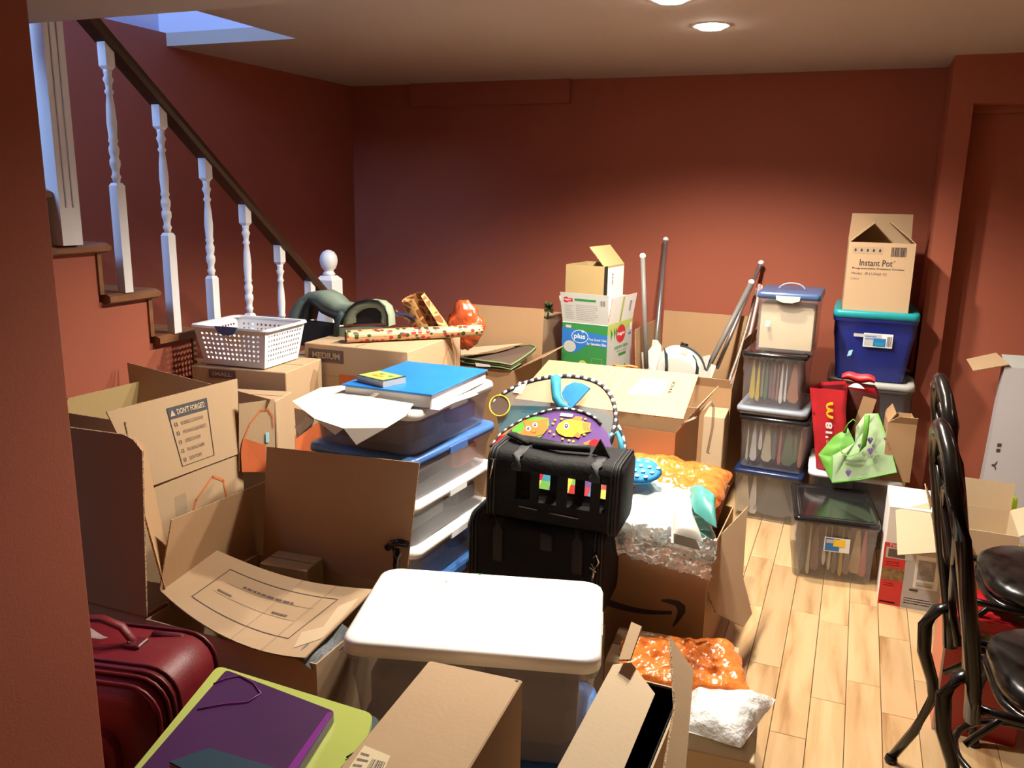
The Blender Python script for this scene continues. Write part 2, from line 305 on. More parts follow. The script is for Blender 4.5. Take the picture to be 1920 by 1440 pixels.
def pillow(mb, c, hgt, mt, n=22, amp=.01, fr=14, seed=0, pw=3, under=.002, taper=0):
    a, b, cc, d = [V(p) for p in c]
    def base(u, v): return a*(1-u)*(1-v)+b*u*(1-v)+cc*u*v+d*(1-u)*v
    nrm = (b-a).cross(d-a).normalized()
    if nrm.z < 0: nrm = -nrm
    def top(u, v):
        e = (1-abs(2*u-1)**pw)*(1-abs(2*v-1)**pw); p = base(u, v); q = p*fr+V((seed*7.3, 0, seed))
        k = noise.noise(q)+.5*noise.noise(q*2.3)-.7*abs(noise.noise(q*1.3+V((9, 3, 1))))
        wob = V((noise.noise(q*.8+V((5, 0, 0))), noise.noise(q*.8+V((0, 7, 0))), 0))*amp*1.2
        return p+nrm*(hgt*e**.6+amp*k*(.35+e))+wob
    def bot(u, v): return base(u, 1-v)-nrm*under
    mb.grid(top, n, n, mt); mb.grid(bot, 4, 4, mt)
# ================================================================ THE ROOM
H = 2.2; HS = 2.0; YB = 4.99; XL = -3.19; XS = -2.42
def struct(name, boxes, mt, bev=0):
    mb = MB()
    for lo, hi in boxes: mb.box(lo, hi, mt, bev=bev)
    return mb.obj(name, None, kind='structure')
fl = struct('floor', [((-3.3, -1.6, -.06), (2.3, 5.1, -.012))], M['sub']); LOC[fl.name] = V((0, 0, 0))
# maple planks, seams running away from the camera
PW = .1035; joints = {0: [(0.0455,3.1242,0.0000)[1]], 1: [(0.1570,2.7371,0.0000)[1]], 2: [(0.2673,3.0970,0.0000)[1]], -1: [(-0.0561,2.3547,0.0000)[1]], -2: [(-0.1467,2.7239,0.0000)[1]]}
def plank(x0, x1, y0, y1):
    mb = MB(); e = .0009; b = .0012
    rings = [[(x0+e, y0+e, -.012), (x1-e, y0+e, -.012), (x1-e, y1-e, -.012), (x0+e, y1-e, -.012)], [(x0+e, y0+e, -b), (x1-e, y0+e, -b), (x1-e, y1-e, -b), (x0+e, y1-e, -b)], [(x0+e+b, y0+e+b, 0), (x1-e-b, y0+e+b, 0), (x1-e-b, y1-e-b, 0), (x0+e+b, y1-e-b, 0)]]
    mb.loft(rings, M['plank']); mb.obj('plank', fl)
rnd = random.Random(5)
for k in range(-9, 8):
    ys = [.6]; js = joints.get(k, [])
    if js:
        y = js[0]
        while y > 1.0: y -= rnd.uniform(.45, .9)
        ys = [max(y, .6)]
        if ys[0] < js[0]-.5 and js[0]-ys[0] > 1.0: ys.append(js[0]-rnd.uniform(.5, .7))
        ys.append(js[0])
    while ys[-1] < 4.9: ys.append(min(4.98, ys[-1]+rnd.uniform(.4, .95)))
    for a, b in zip(ys[:-1], ys[1:]):
        if b-a > .03: plank(k*PW, (k+1)*PW, a, b)
far = MB()
for k in range(-31, 22):
    if -9 <= k < 8: continue
    x0, x1 = max(k*PW, -3.19), min((k+1)*PW, 2.2)
    y = -1.5
    while y < 4.98:
        y2 = min(4.98, y+rnd.uniform(.6, 1.2)); far.box((x0+.001, y+.001, -.012), (x1-.001, y2-.001, 0), M['plank']); y = y2
far.obj('plank', fl, kind='stuff')
# ceiling with the stairwell opening, the lower soffit in front
OX = -2.44; OY = 3.37
struct('ceiling', [((OX, 1.9, H), (2.3, 5.1, H+.06)), ((XL-.1, OY, H), (OX, 5.1, H+.06))], M['ceil'])
struct('ceiling_soffit', [((OX, -1.6, HS), (2.3, 1.9, H+.06))], M['ceil'])
struct('wall_back', [((XL-.1, YB, 0), (2.3, YB+.1, H))], M['wall'])
struct('wall_left', [((XL-.1, -1.6, 0), (XL, YB, H+.06))], M['wall'])
struct('wall_stairwell', [((XL-.14, -1.6, H+.06), (XL-.04, OY, 3.6)), ((XL-.1, OY, H+.06), (OX, OY+.1, 3.6)), ((OX, -1.6, H+.06), (OX+.1, OY, 3.6)), ((XL-.1, -1.6, 3.6), (OX+.1, OY+.1, 3.7))], M['upwall'])
struct('wall_right', [((.32, 4.59, 0), (.42, YB, H)), ((.42, 4.59, 1.985), (2.3, YB, H)), ((1.35, 4.59, 0), (2.3, YB, 1.985))], M['wall'])
struct('wall_east', [((2.2, -1.6, 0), (2.3, 4.59, H))], M['wall'])
struct('wall_front', [((XL-.1, -1.7, 0), (2.3, -1.6, 3.6))], M['wall'])
struct('wall_partition', [((-1.62, .05, 0), (-1.37, 1.13, HS))], M['wall'], bev=.003)
struct('trim_1', [((-2.7352,4.9500,1.9964)[:1]+(4.95, 2.065), ((-1.6732,4.9500,2.0031)[0], YB, H))], M['wall'])
d = MB(); d.box((.425, 4.72, 0), (1.345, 4.76, 1.958), M['wall']); dr = d.obj('door_1', None, kind='structure')
mb = MB(); mb.box((.42, 4.68, 1.952), (1.35, 4.70, 1.985), M['wall']); mb.obj('door_stop', dr)
kb = MB(); kb.lathe([(.012, 0), (.012, .03), (.026, .04), (.03, .055), (.02, .07)], (0, 0, 0), M['steel'], T=lambda p: V((1.28+p[0], 4.72-p[2], 1.0+p[1]))); kb.obj('door_knob', dr)

# ================================================================ RECESSED LIGHTS
for i, (x, y) in enumerate(CANS):
    c = thing('recessed_ceiling_light', ['glowing round recessed light in the ceiling, the one fully in view', 'glowing round recessed light cut off by the top edge of the photo'][i], 'ceiling light', (x, y, H), 'recessed ceiling lights')
    t = MB(); t.lathe([(.060, .0), (.075, -.004), (.078, -.001), (.078, .0)], (x, y, H), M['white'], 28); t.obj('trim_ring', c)
    t = MB(); t.lathe([(.001, -.0125), (.045, -.0125), (.056, -.006), (.058, -.001)], (x, y, H), M['glow'], 28); t.obj('bulb', c)

# ================================================================ STAIRCASE
st = thing('staircase', 'wooden staircase descending along the left wall with a terracotta closed side', 'staircase', (-2.8, 2.9, 0))
RISE = .1785; RUN = .211; Y0 = 2.204; ZT = 1.352      # tread whose nosing ends at Y0 has its top at ZT
steps = []
for k in range(-3, 8):
    yt = Y0+RUN*k; zt = ZT-RISE*k
    if zt < .05: break
    steps.append((yt, zt))
for yt, zt in steps:
    b = MB(); y0 = yt-RUN-.03
    prof = [(y0, zt-.034), (yt-.016, zt-.034), (yt-.004, zt-.026), (yt, zt-.017), (yt-.004, zt-.008), (yt-.016, zt), (y0, zt)]
    xs = [(-3.185, 0, 1), (-2.40, 0, 1), (-2.385, .006, .6)]
    rings = [[(x, max(min(a, yt-ins), y0), zt-.017+(z-zt+.017)*sc) for a, z in prof] for x, ins, sc in xs]
    b.loft(rings, M['wood']); b.obj('tread', st)
    b = MB(); b.box((-3.185, yt-.045, max(0, zt-RISE)), (-2.412, yt-.028, zt-.027), M['wood']); b.obj('riser', st)
side = [(steps[0][0]-.6, 0)]
pr = [(yt-.046, zt-.027) for yt, zt in steps]
pts = [(steps[0][0]-RUN-.05, 0), (steps[0][0]-RUN-.05, pr[0][1])]
for i, (a, z) in enumerate(pr):
    pts += [(a, z), (a, z-RISE)] if i < len(pr)-1 else [(a, z), (a, 0)]
b = MB(); f_ = []
for i, (a, z) in enumerate(pr):
    a0 = pr[i-1][0] if i else a-RUN; b.box((-2.45, a0, 0), (XS, a, z), M['wall'])
b.obj('stringer', st)

# ---- railing
RY = lambda y: 2.001-(y-2.257)*.812
rl = thing('stair_railing', 'stair railing with dark handrail, white turned balusters and ball-topped newel post', 'railing', (-2.40, 2.9, 1.1))
h = MB(); X_ = -2.405
def rsec(y, z): return [(X_+a, y, z+c) for a, c in ((-.028, 0), (.028, 0), (.034, .02), (.030, .045), (.016, .058), (-.016, .058), (-.030, .045), (-.034, .02))]
h.loft([rsec(1.905, RY(1.905)), rsec(3.47, RY(3.47))], M['rail']); h.obj('handrail', rl)
def square(x, y, z, s): return [(x-s, y-s, z), (x+s, y-s, z), (x+s, y+s, z), (x-s, y+s, z)]
def baluster(y, z0, z1):
    b = MB(); L_ = z1-z0; s = .018; zb = z0+L_*.46; zt = z1-.075
    b.loft([square(X_, y, z0, s), square(X_, y, zb-.01, s), square(X_, y, zb, s*.7)], M['white'])
    m = zt-zb
    prof = [(.012, 0), (.013, .012), (.017, .02), (.012, .03), (.013, .045), (.018, .06), (.018, .075), (.013, .085), (.017, .10), (.018, .115), (.012, .13), (.017, .14), (.014, .15), (.017, .20), (.014, .5*m+.07), (.010, m-.08), (.016, m-.07), (.010, m-.06), (.012, m-.045), (.018, m-.03), (.012, m-.018), (.014, m-.008), (.014, m)]
    b.lathe(prof, (X_, y, zb), M['white'], 12)
    b.loft([square(X_, y, zt, s*.6), square(X_, y, zt+.012, s), [(X_-s, y-s, RY(y-s)-.002), (X_+s, y-s, RY(y-s)-.002), (X_+s, y+s, RY(y+s)-.002), (X_-s, y+s, RY(y+s)-.002)]], M['white'])
    b.obj('baluster', rl)
for k in range(-1, 6):
    y = 2.262+.2195*k
    zs = max([zt for yt, zt in steps if yt > y+.0], key=lambda z: -abs(0)) if 0 else None
    zt = next(z for (yt, z) in steps if yt-.005 > y)
    if y < 3.46: baluster(y, zt, RY(y))
n = MB(); nx, ny = -2.405, 3.52; s = .046; z1 = (-2.3929,3.4800,1.1288)[2]
nz = steps[-1][1] if 0 else 0
n.loft([square(nx, ny, 0, s), square(nx, ny, z1-.02, s), square(nx, ny, z1, s*.62)], M['white'])
n.lathe([(.026, 0), (.032, .008), (.024, .018), (.022, .024), (.034, .036), (.041, .055), (.044, .075), (.040, .097), (.028, .115), (.010, .124), (.001, .125)], (nx, ny, z1), M['white'], 20); n.obj('newel_post', rl)
px, py = -2.402, 2.027
p = MB(); zb = ZT+.0; p.loft([square(px, py, zb, .038), square(px, py, 2.9, .038)], M['white'])
for k in (-.014, .012):
    p.tube([(px+.0385, py+k, zb+.12), (px+.0385, py+k, 2.3)], .003, M['upwall'], 6)
p.obj('fluted_post', rl)

# ================================================================ RIGHT SIDE: FILE BOXES
def filebox(label, x, y, z0, w, d, h, yaw, lid, lidname, stripes, group='lidded file boxes', clear=None, recess=True, where=''):
    root, T, lo = tub('file_box', label, x, y, z0, w, d, h, yaw, clear or M['clear'], lid, .90, group, lh=.02, r=.022, cat='file box', handles=False, recess=recess)
    for si, (fx, th, ci, hh) in enumerate(stripes):
        b = MB(); xx = (fx-.5)*w*.84; zt = h-.045; zb = zt-hh; k = th/2
        sec = [(xx-k*.25, zt), (xx-k*.9, zb+.04), (xx-k, zb+.02), (xx-k*.5, zb+.002), (xx+k*.5, zb), (xx+k, zb+.02), (xx+k*.8, zb+.05), (xx+k*.3, zt)]
        b.loft([[T((a, -d*.40, z)) for a, z in sec], [T((a, d*.38, z)) for a, z in sec]], FOLD[ci])
        L = T((xx, 0, zb)); o = b.obj('file_folder', None, loc=L)
        tag(o, '%s hanging folder, %s from the left in the %s' % (FN[ci], ('first', 'second', 'third', 'fourth', 'fifth', 'sixth', 'seventh', 'eighth', 'ninth', 'tenth')[si], where), 'folder', 'folders in the '+where)
def pos(f): return ['far left', 'left of centre', 'at the middle', 'right of centre', 'far right'][min(4, int(f*5))]
filebox('clear file box with navy lid, bottom of the left stack on the floor', -.287, 4.265, 0, .325, .45, .255, -3.7, M['pnavy'], 'navy', [(.10, .075, 9, .19), (.27, .045, 3, .19), (.62, .19, 6, .185)], where='floor-level box of the left stack')
filebox('clear file box with glossy black lid, second from floor in left stack', -.279, 4.29, .255, .325, .45, .262, -4.5, M['pblack'], 'black', [(.06, .012, 9, .19), (.17, .035, 3, .19), (.28, .02, 3, .13), (.40, .05, 9, .185), (.52, .022, 6, .17), (.62, .016, 5, .19), (.76, .06, 1, .19), (.88, .02, 1, .17), (.97, .02, 8, .19)], where='second box of the left stack')
root, T, lo = tub('file_box', 'slate lidded shallow bin under the folder-filled box of the left stack', -.30, 4.29, .517, .33, .45, .045, -3, M['clearm'], M['pgrey'], .93, 'lidded file boxes', lh=.022, r=.03, cat='file box', handles=False)
filebox('clear file box with black lid and yellow folder, third up in left stack', -.313, 4.30, .562, .30, .44, .265, -2.5, M['pblack'], 'black', [(.13, .028, 0, .19), (.23, .02, 0, .20), (.31, .014, 4, .18), (.38, .018, 1, .19), (.46, .012, 2, .18), (.52, .02, 2, .185), (.59, .01, 8, .19), (.66, .018, 3, .20), (.74, .012, 3, .19), (.88, .055, 8, .19)], where='third box of the left stack')
# top box: blue snap lid, cream folder, carry handle
x, y, z0, w, d, h, yw = -.282, 4.30, .827, .285, .36, .285, -1
root, T, lo = tub('file_box', 'clear file box with blue snap lid holding cream folders, top of left stack', x, y, z0, w, d, h, yw, M['clear'], M['pdblue'], .93, 'lidded file boxes', lh=.03, r=.02, cat='file box', handles=False, recess=False)
b = MB(); ps = [(-.055, h-.014), (.055, h-.014), (.052, h-.034), (.02, h-.045), (-.02, h-.045), (-.052, h-.034)]; b.prism([T((a, -d/2-.008, z)) for a, z in ps], .006, M['hgrey']); b.obj('latch', root)
b = MB(); b.tube([T((.06*math.cos(R(a)), -.02, h+.032*math.sin(R(a)))) for a in range(0, 181, 15)], .004, M['pgrey'], 6); b.obj('handle', root)
for k in range(6):
    b = MB(); fy = -d*.40+k*.045; w2 = w*.42
    b.prism([T((-w2, fy, .014)), T((w2, fy, .014)), T((w2, fy, h-.085)), T((w2*.92, fy, h-.07)), T((w2*.25, fy, h-.07)), T((w2*.2, fy, h-.06)), T((-w2, fy, h-.06))], .003, M['manila'])
    o = b.obj('file_folder', None, loc=T((0, fy, .014))); tag(o, 'cream paper folder standing upright in the blue-lidded top box', 'folder', 'cream folders in the blue-lidded box')
b = MB(); fr = F(T((-w*.42, -d/2*.955-.001, 0)), T((1, 0, 0))-T((0, 0, 0)), (0, 0, 1)); rect(b, fr, .028, .12, .018, .028, M['cyan2'], .002); b.obj('sticker', root)
# front box on the floor
filebox('clear file box with black lid alone on the floor in front of the white-lidded tub', .005, 3.70, 0, .335, .45, .272, 6, M['pblack'], 'black', [(.08, .02, 6, .21), (.17, .014, 9, .22), (.26, .035, 2, .20), (.38, .014, 3, .17), (.46, .012, 9, .19), (.53, .02, 6, .2), (.62, .016, 0, .21), (.70, .03, 2, .2), (.82, .05, 7, .19), (.92, .03, 5, .2)], where='lone black-lidded box')
fr_ = [o for o in bpy.data.objects if o.name.startswith('file_box') and 'alone' in o.get('label', '')][0]
b = MB(); T = frame(.005, 3.70, 0, 6); fr = F(T((-.335/2*.93, -.45/2*.955-.002, 0)), T((1, 0, 0))-T((0, 0, 0)), (0, 0, 1))
rect(b, fr, .115, .135, .098, .062, M['hwhite'], .0); rect(b, fr, .119, .139, .055, .054, M['hblue'], .001); rect(b, fr, .150, .160, .045, .030, M['yellow'], .0015); rect(b, fr, .122, .172, .03, .016, M['hgrey'], .002); b.obj('label_sticker', fr_)

# white-lidded tub with bags on top
root, T, lo = tub('storage_tub', 'clear storage tub with white lid under the red and green bags', .085, 4.115, 0, .41, .42, .335, 1, M['clearm'], M['pwhite'], .90, 'storage tubs by the right wall')
b = MB(); b.box((-.15, -.15, .012), (-.02, .15, .22), M['cloth'], T, .01); tag(b.obj('folded_clothes', None, loc=T((-.08, 0, .01))), 'folded grey clothes inside the white-lidded tub on the left', 'clothes')
b = MB(); b.box((.0, -.15, .012), (.14, .15, .20), M['dark'], T, .01); tag(b.obj('folded_clothes', None, loc=T((.07, 0, .01))), 'dark folded clothes inside the white-lidded tub on the right', 'clothes')
# grey lidded tub, blue tote, pressure cooker carton
root, T, lo = tub('storage_tub', 'tall clear storage tub with grey lid beneath the deep blue tote', .115, 4.615, 0, .40, .50, .675, 0, M['clearm'], M['hgrey'], .88, 'storage tubs by the right wall', lh=.03)
b = MB(); b.box((-.15, -.20, .012), (.15, .20, .40), M['pgrey'], T, .01); tag(b.obj('folded_blanket', None, loc=T((0, 0, .01))), 'folded grey blanket inside the tall grey-lidded tub', 'blanket')
x, y, z0 = .105, 4.60, .675
root, T, lo = tub('storage_tote', 'deep blue plastic tote with teal lid stacked under the kraft carton', x, y, z0, .385, .46, .345, 0, M['ptub'], M['pteal'], .80, 'storage tubs by the right wall', lh=.035, r=.03, recess=True)
fr = F(T((-.16, -.23*.93-.001, 0)), T((1, 0, 0))-T((0, 0, 0)), (0, -.08, 1)); b = MB()
rect(b, fr, .115, .175, .13, .068, M['hwhite'], .0); rect(b, fr, .12, .18, .075, .058, M['hgrey'], .001); rect(b, fr, .160, .18, .055, .040, M['hblue'], .0015); poly(b, fr, [(.165, .20), (.21, .20), (.203, .184), (.172, .184)], M['pteal'], .002); rect(b, fr, .07, .222, .05, .016, M['hgrey'], .001)
scribble(b, fr, .123, .212, .06, .024, 2, M['hblue'], 3); barcode(b, fr, .220, .182, .02, .05, M['ink'], 6); poly(b, fr, [(.05, .12), (.068, .126), (.074, .155), (.056, .149)], M['cyan2'], .001); b.obj('label_sticker', root)
root, fc, ff, T = cbox('kraft carton for a pressure cooker with open flaps, on the blue tote', .092, 4.535, 1.020, .292, .28, .325, 2, M['card'], {'b': (.13, -3, .006), 'l': (.14, -50, .0, .10), 'r': (.14, -50, .10, .0)})
f = fc['f']; b = MB(); text(b, f, 'Instant Pot', .055, .215, .145, .030, M['ink'], bold=.01); text(b, f, '®', .203, .236, .008, .008, M['ink'])
text(b, f, 'Programmable Pressure Cooker', .024, .196, .232, .011, M['ink'], bold=.015); text(b, f, 'Model:  IP-LUX60 V3', .024, .172, .155, .012, M['inkbrown']); text(b, f, 'C/NO:', .022, .146, .04, .011, M['inkbrown'])
for k in range(5): frame_rect(b, f, .02+k*.027, .272, .022, .03, .0012, M['inkgrey']); disc(b, f, .031+k*.027, .288, .005, .008, M['ink'])
barcode(b, f, .188, .262, .066, .044, M['ink'], 20); b.obj('print', root)

# paper and fabric bags on the white lid (lid top z=.335)
def bag(label, cat, base, top, mt, name, group=None, inner=None, seed=1, amp=.006, n=14):
    # base and top: four corners each, counter-clockwise from front left; open at the top
    L = sum((V(p) for p in base), V((0, 0, 0)))/4; b = MB()
    k = n; rings = []
    for j in range(9):
        v = j/8; ring = []
        for i in range(4):
            a0, a1 = V(base[i]), V(base[(i+1) % 4]); c0, c1 = V(top[i]), V(top[(i+1) % 4])
            for m_ in range(k//2):
                u = m_/(k//2); p = (a0.lerp(a1, u)).lerp(c0.lerp(c1, u), v); q = p*22+V((seed*5, 0, 0))
                ring.append(p+V((noise.noise(q), noise.noise(q+V((3, 3, 3))), .3*noise.noise(q+V((7, 1, 2)))))*amp*(.4+v))
        rings.append(ring)
    b.loft(rings, mt, True, False, True)
    if inner:
        r2 = [[p+(L-p)*.04 for p in rg] for rg in rings[4:]]; b.loft([r[::-1] for r in r2], inner, False, False, True)
    o = b.obj(name, None, loc=L); tag(o, label, cat, group); return o, L
Z = .337
o, L = bag('bright red gift bag with golden arches and 18, left on the white lid', 'bag', [(-.083, 3.955, Z), (.035, 3.955, Z), (.035, 4.03, Z), (-.083, 4.03, Z)], [(-0.1439,3.9500,0.7102), (0.0109,3.9500,0.7144), (0.0022,4.0500,0.7372), (-0.1017,4.0500,0.7215)], M['bred'], 'gift_bag', 'bags on the white lid', M['dred'])
f = FQ((-.083, 3.946, Z), (.035, 3.946, Z), (0.0109,3.9380,0.7169), (-0.1435,3.9380,0.7128)); b = MB()
arch = []
for s0 in (0, 1):
    arch.append([(.44+.12*math.sin(R(t)), .66+s0*.085+.0425*(1-math.cos(R(t)))) for t in range(0, 181, 20)])
for a in arch: stroke(b, f, [(.62-(x_-.44)*1.5, y_) for x_, y_ in a], .035, M['yellow'], .002)
text(b, f, "'18", .38, .40, .22, .20, M['hwhite'], rot=90, bold=.03); text(b, f, 'SERVICE', .40, .08, .08, .30, M['hgrey'], rot=90); text(b, f, 'NOTION', .52, .10, .08, .26, M['hgrey'], rot=90); b.obj('print', o)
o, L = bag('dark red and brown gift bag with curled red top behind the red bag', 'bag', [(.045, 4.06, Z), (.165, 4.06, Z), (.165, 4.19, Z), (.045, 4.19, Z)], [(0.0102,4.0600,0.7010), (0.1516,4.0600,0.6814), (0.1278,4.1700,0.7057), (-0.0784,4.1700,0.7203)], M['redbrown'] if 'redbrown' in M else mat('dark_red_bag', (.13, .02, .012), .5, var=.6, vs=12, col2=(.03, .012, .012)), 'gift_bag', 'bags on the white lid', M['bred'])
b = MB(); fq = FQ((0.0314,4.0450,0.4231), (0.1769,4.0450,0.4427), (0.1518,4.0450,0.6773), (0.0119,4.0450,0.6869)); poly(b, fq, [(.0, .0), (.45, .0), (.9, .95), (.5, .98)], M['card2'], .003); b.obj('print', o)
b = MB(); b.grid(lambda u, v: V((-0.0170,4.1200,0.7313)).lerp(V((0.1243,4.0900,0.7317)), u)+V((0, -.02*math.sin(math.pi*v), -.005+.028*v+.016*math.sin(math.pi*u)*v+.006*math.sin(9*u))), 14, 5, M['bred']); b.obj('torn_paper', o)
b = MB(); b.grid(lambda u, v: V((0.0124,4.1000,0.7181)).lerp(V((0.0851,4.0800,0.7197)), u)+V((0, -.03, -.012+.022*v*math.sin(math.pi*u))), 8, 3, M['pwht']); b.obj('tissue', o)
# green reusable bag lying on its side
Pg = [(-0.0788,3.9300,0.4151), (-0.0046,3.8600,0.3084), (0.2499,3.8850,0.3807), (0.1297,4.0000,0.6110)]
b = MB(); g = dict(a=(-0.0805,3.9300,0.4098), b_=(-0.0515,3.9000,0.3822), c=(-0.0090,3.8650,0.3061), d=(0.2493,3.8850,0.3855), e=(0.1465,3.9850,0.6165), f=(0.0967,3.9850,0.6082), g=(0.0648,3.9500,0.5537), h=(0.0674,3.9200,0.4877), i=(0.0190,3.9700,0.5628), j=(-0.0212,3.9050,0.4176))
L = V((.09, 3.92, Z)); bk = V((.0, .045, .0))
def crump(pts, mt, seed, n=10):
    a, bb, c, d_ = [V(p) for p in pts]
    def fn(u, v):
        p = a*(1-u)*(1-v)+bb*u*(1-v)+c*u*v+d_*(1-u)*v; q = p*26+V((seed, 0, 0)); e = 16*u*(1-u)*v*(1-v)
        return p+V((0, -1, .4))*(.010*e+.006*noise.noise(q)*(.3+e))
    b.grid(fn, n, n, mt)
crump([g['c'], g['d'], g['e'], g['h']], M['green2'], 1); crump([g['j'], g['c'], g['h'], g['h']], M['green2'], 2); crump([g['f'], g['e'], g['h'], g['g']], M['green2'], 4)
o = b.obj('reusable_bag', None, loc=L); tag(o, 'pale green reusable bag with purple lavender sprigs slumped on the white lid', 'bag', 'bags on the white lid')
b = MB(); crump([g['a'], g['j'], g['h'], g['i']], M['green'], 3); crump([g['a'], g['c'], V(g['j'])+V((.004, -.004, 0)), g['a']], M['green'], 5); b.obj('gusset', o)
b = MB(); b.tube([(0.1029,3.8700,0.6316), (0.1054,3.8700,0.5670), (0.1021,3.8700,0.4938), (0.0866,3.8700,0.4550), (0.0492,3.8700,0.4351), (0.0168,3.8700,0.4503), (0.0034,3.8700,0.4732)], .011, M['green'], 6, flat=.15); b.tube([(0.0193,3.9300,0.5234), (0.0303,3.9300,0.5692), (0.0502,3.9300,0.5913), (0.0647,3.9300,0.5784)], .009, M['green'], 6, flat=.2); b.obj('handle', o)
b = MB(); b.tube([g['c'], (0.0990,3.8680,0.3339), g['d'], (0.2098,3.9300,0.4842), g['e']], .004, M['green'], 6); b.obj('binding', o)
b = MB(); fq = FQ((-0.0199,3.8350,0.3141), (0.2677,3.8350,0.3577), (0.2383,3.9300,0.6525), (-0.0528,3.9300,0.6185))
for u, v, k in ((.575, .57, 1), (.58, .42, 1), (.27, .12, 1), (.78, .60, .5), (.62, .50, .5), (.43, .50, .7)):
    for a in (-50, -20, 15, 45): stroke(b, fq, [(u, v-.03*k), (u+math.sin(R(a))*.05*k, v+math.cos(R(a))*.055*k)], .018*k, M['purcloth'], .004)
text(b, fq, 'Cape', .40, .09, .14, .045, M['inkgrey'], .004); b.obj('print', o)
# small kraft carton
root, fc, ff, T = cbox('small kraft carton with ragged flaps at the right end of the white lid', .243, 4.02, Z, .115, .21, .262, 3, M['card2'], {'l': (.05, -35, .01), 'f': (.035, 25, .04, .0)}, group='cardboard boxes')
b = MB(); c = T((.01, -.03, .235)); b.grid(lambda u, v: c+V(((u-.5)*.05, (v-.5)*.05, .018*math.sin(math.pi*u)*math.sin(math.pi*v)+.006*noise.noise(V((u*5, v*5, 2))))), 8, 8, M['green']); tag(b.obj('tissue_paper', None, loc=c), 'bright green crumpled tissue sticking out of the small kraft carton', 'paper')
b = MB(); b.box((-.05, -.09, .003), (.05, .09, .232), M['pwht'], T, .005); tag(b.obj('packing_paper', None, loc=T((0, 0, .0))), 'white packing paper filling the small kraft carton', 'paper')
# ================================================================ CENTRE BACK
# open box holding the gift bag, and the tall open box with the baby bath and poles
root, fc, ff, T = cbox('tall open cardboard box holding the ivory baby bath and grey poles', -.765, 4.52, 0, .50, .52, .60, -2, M['card2'], {'b': (.30, 3, .0), 'l': (.26, 4, .0), 'r': (.25, 8, .03), 'f': (.05, 20)}, group='cardboard boxes')
# back flap wide
# baby bath standing on end
L = V((-.80, 4.45, .45)); bt = thing('baby_bath', 'ivory plastic baby bath standing on end in the tall open box', 'baby bath', L)
b = MB()
def bpt(px_, py_, y): return px_
bp = [(-0.9934,4.3300,0.5761), (-1.0134,4.3300,0.7332), (-0.9914,4.3600,0.7244), (-0.9720,4.3800,0.7574), (-0.9684,4.3800,0.7951), (-0.9425,4.3800,0.7944), (-0.9189,4.3700,0.7693), (-0.8891,4.3300,0.5579)]
b.prism(bp, .01, M['bath']); b.obj('side_wing', bt, 'left wing of the bath')
b = MB(); b.prism([(-0.7030,4.3100,0.5532), (-0.6840,4.3100,0.6766), (-0.6615,4.3100,0.6648), (-0.6459,4.3300,0.7046), (-0.6209,4.3300,0.6957), (-0.6462,4.3100,0.6017), (-0.6477,4.3100,0.5450)], .01, M['bath']); b.prism([(-0.7030,4.4000,0.7264), (-0.6624,4.4000,0.7386), (-0.6794,4.4000,0.6659), (-0.6932,4.4000,0.6646)], .006, M['bath']); b.obj('side_wing', bt, 'right wing of the bath')
b = MB()
c0 = V((-0.8019,4.3400,0.6653))
def hump(u, v):
    t = math.pi*u; w_ = .135*(-math.cos(t)); s_ = math.sin(t)**.45
    return c0+V((w_*(1-.12*v), .02-.12*(1-(1-v)**2)*0-.07*math.sin(v*1.5), -.16+.275*s_*(1-.22*v)-.03*(u-.5)*2))
b.grid(hump, 28, 8, M['bath']); 
top = [hump(i/28, 1) for i in range(29)]; b.face(top[::-1], M['bath'], True); b.obj('seat_shell', bt)
for pp in ([(-0.8689,4.2000,0.7899), (-0.8559,4.2000,0.7553), (-0.8499,4.2000,0.7005), (-0.8501,4.2000,0.6588)], [(-0.7215,4.2000,0.7647), (-0.7040,4.2000,0.7417), (-0.6933,4.2000,0.7018), (-0.6959,4.2000,0.6604)]):
    b = MB(); b.tube(pp, .008, M['slate'], 6, flat=.4); b.obj('strap', bt)
b = MB(); b.tube([hump(i/28, .0)+V((0, -.012, .003)) for i in range(13, 26)], .005, M['slate'], 6); b.obj('seal', bt)
b = MB(); b.tube([V((-0.7989,4.2800,0.8052)), V((-0.7629,4.2800,0.7972))], .008, M['pblack'], 6); b.obj('clip', bt)
def pole(label, p0, p1, r, mt, cap=True, yy=None):
    p0, p1 = V(p0), V(p1); L = p1; b = MB(); b.tube([p1, p0], r, mt, 10); o = thing('pole', label, 'pole', L, 'poles leaning by the back wall'); b.obj('shaft', o)
    if cap:
        b = MB(); d_ = (p0-p1).normalized(); q = Matrix.Identity(3); c = p0; b.lathe([(.001, -.016), (.010, -.013), (.0165, -.004), (.0165, .005), (.010, .013), (.001, .016)], c, M['pwhite'], 12); b.obj('cap', o)
pole('upright grey pole with white cap, leftmost beside the diaper box', (-1.0373,4.3400,1.2354), (-0.9762,4.3000,0.6559), .0125, M['greytube'])
pole('tallest silver pole with white cap leaning on the back wall', (-1.0483,4.9300,1.2937), (-0.9714,4.4600,0.6266), .0125, M['silver'])
pole('silver pole with white cap, topmost of the right-leaning pair', (-0.5032,4.9300,1.1849), (-0.6416,4.5000,0.6509), .011, M['silver'])
pole('slanting grey pole with white cap, lower of the right-leaning pair', (-0.5101,4.6000,1.1069), (-0.6857,4.4000,0.6367), .0135, M['greytube'])
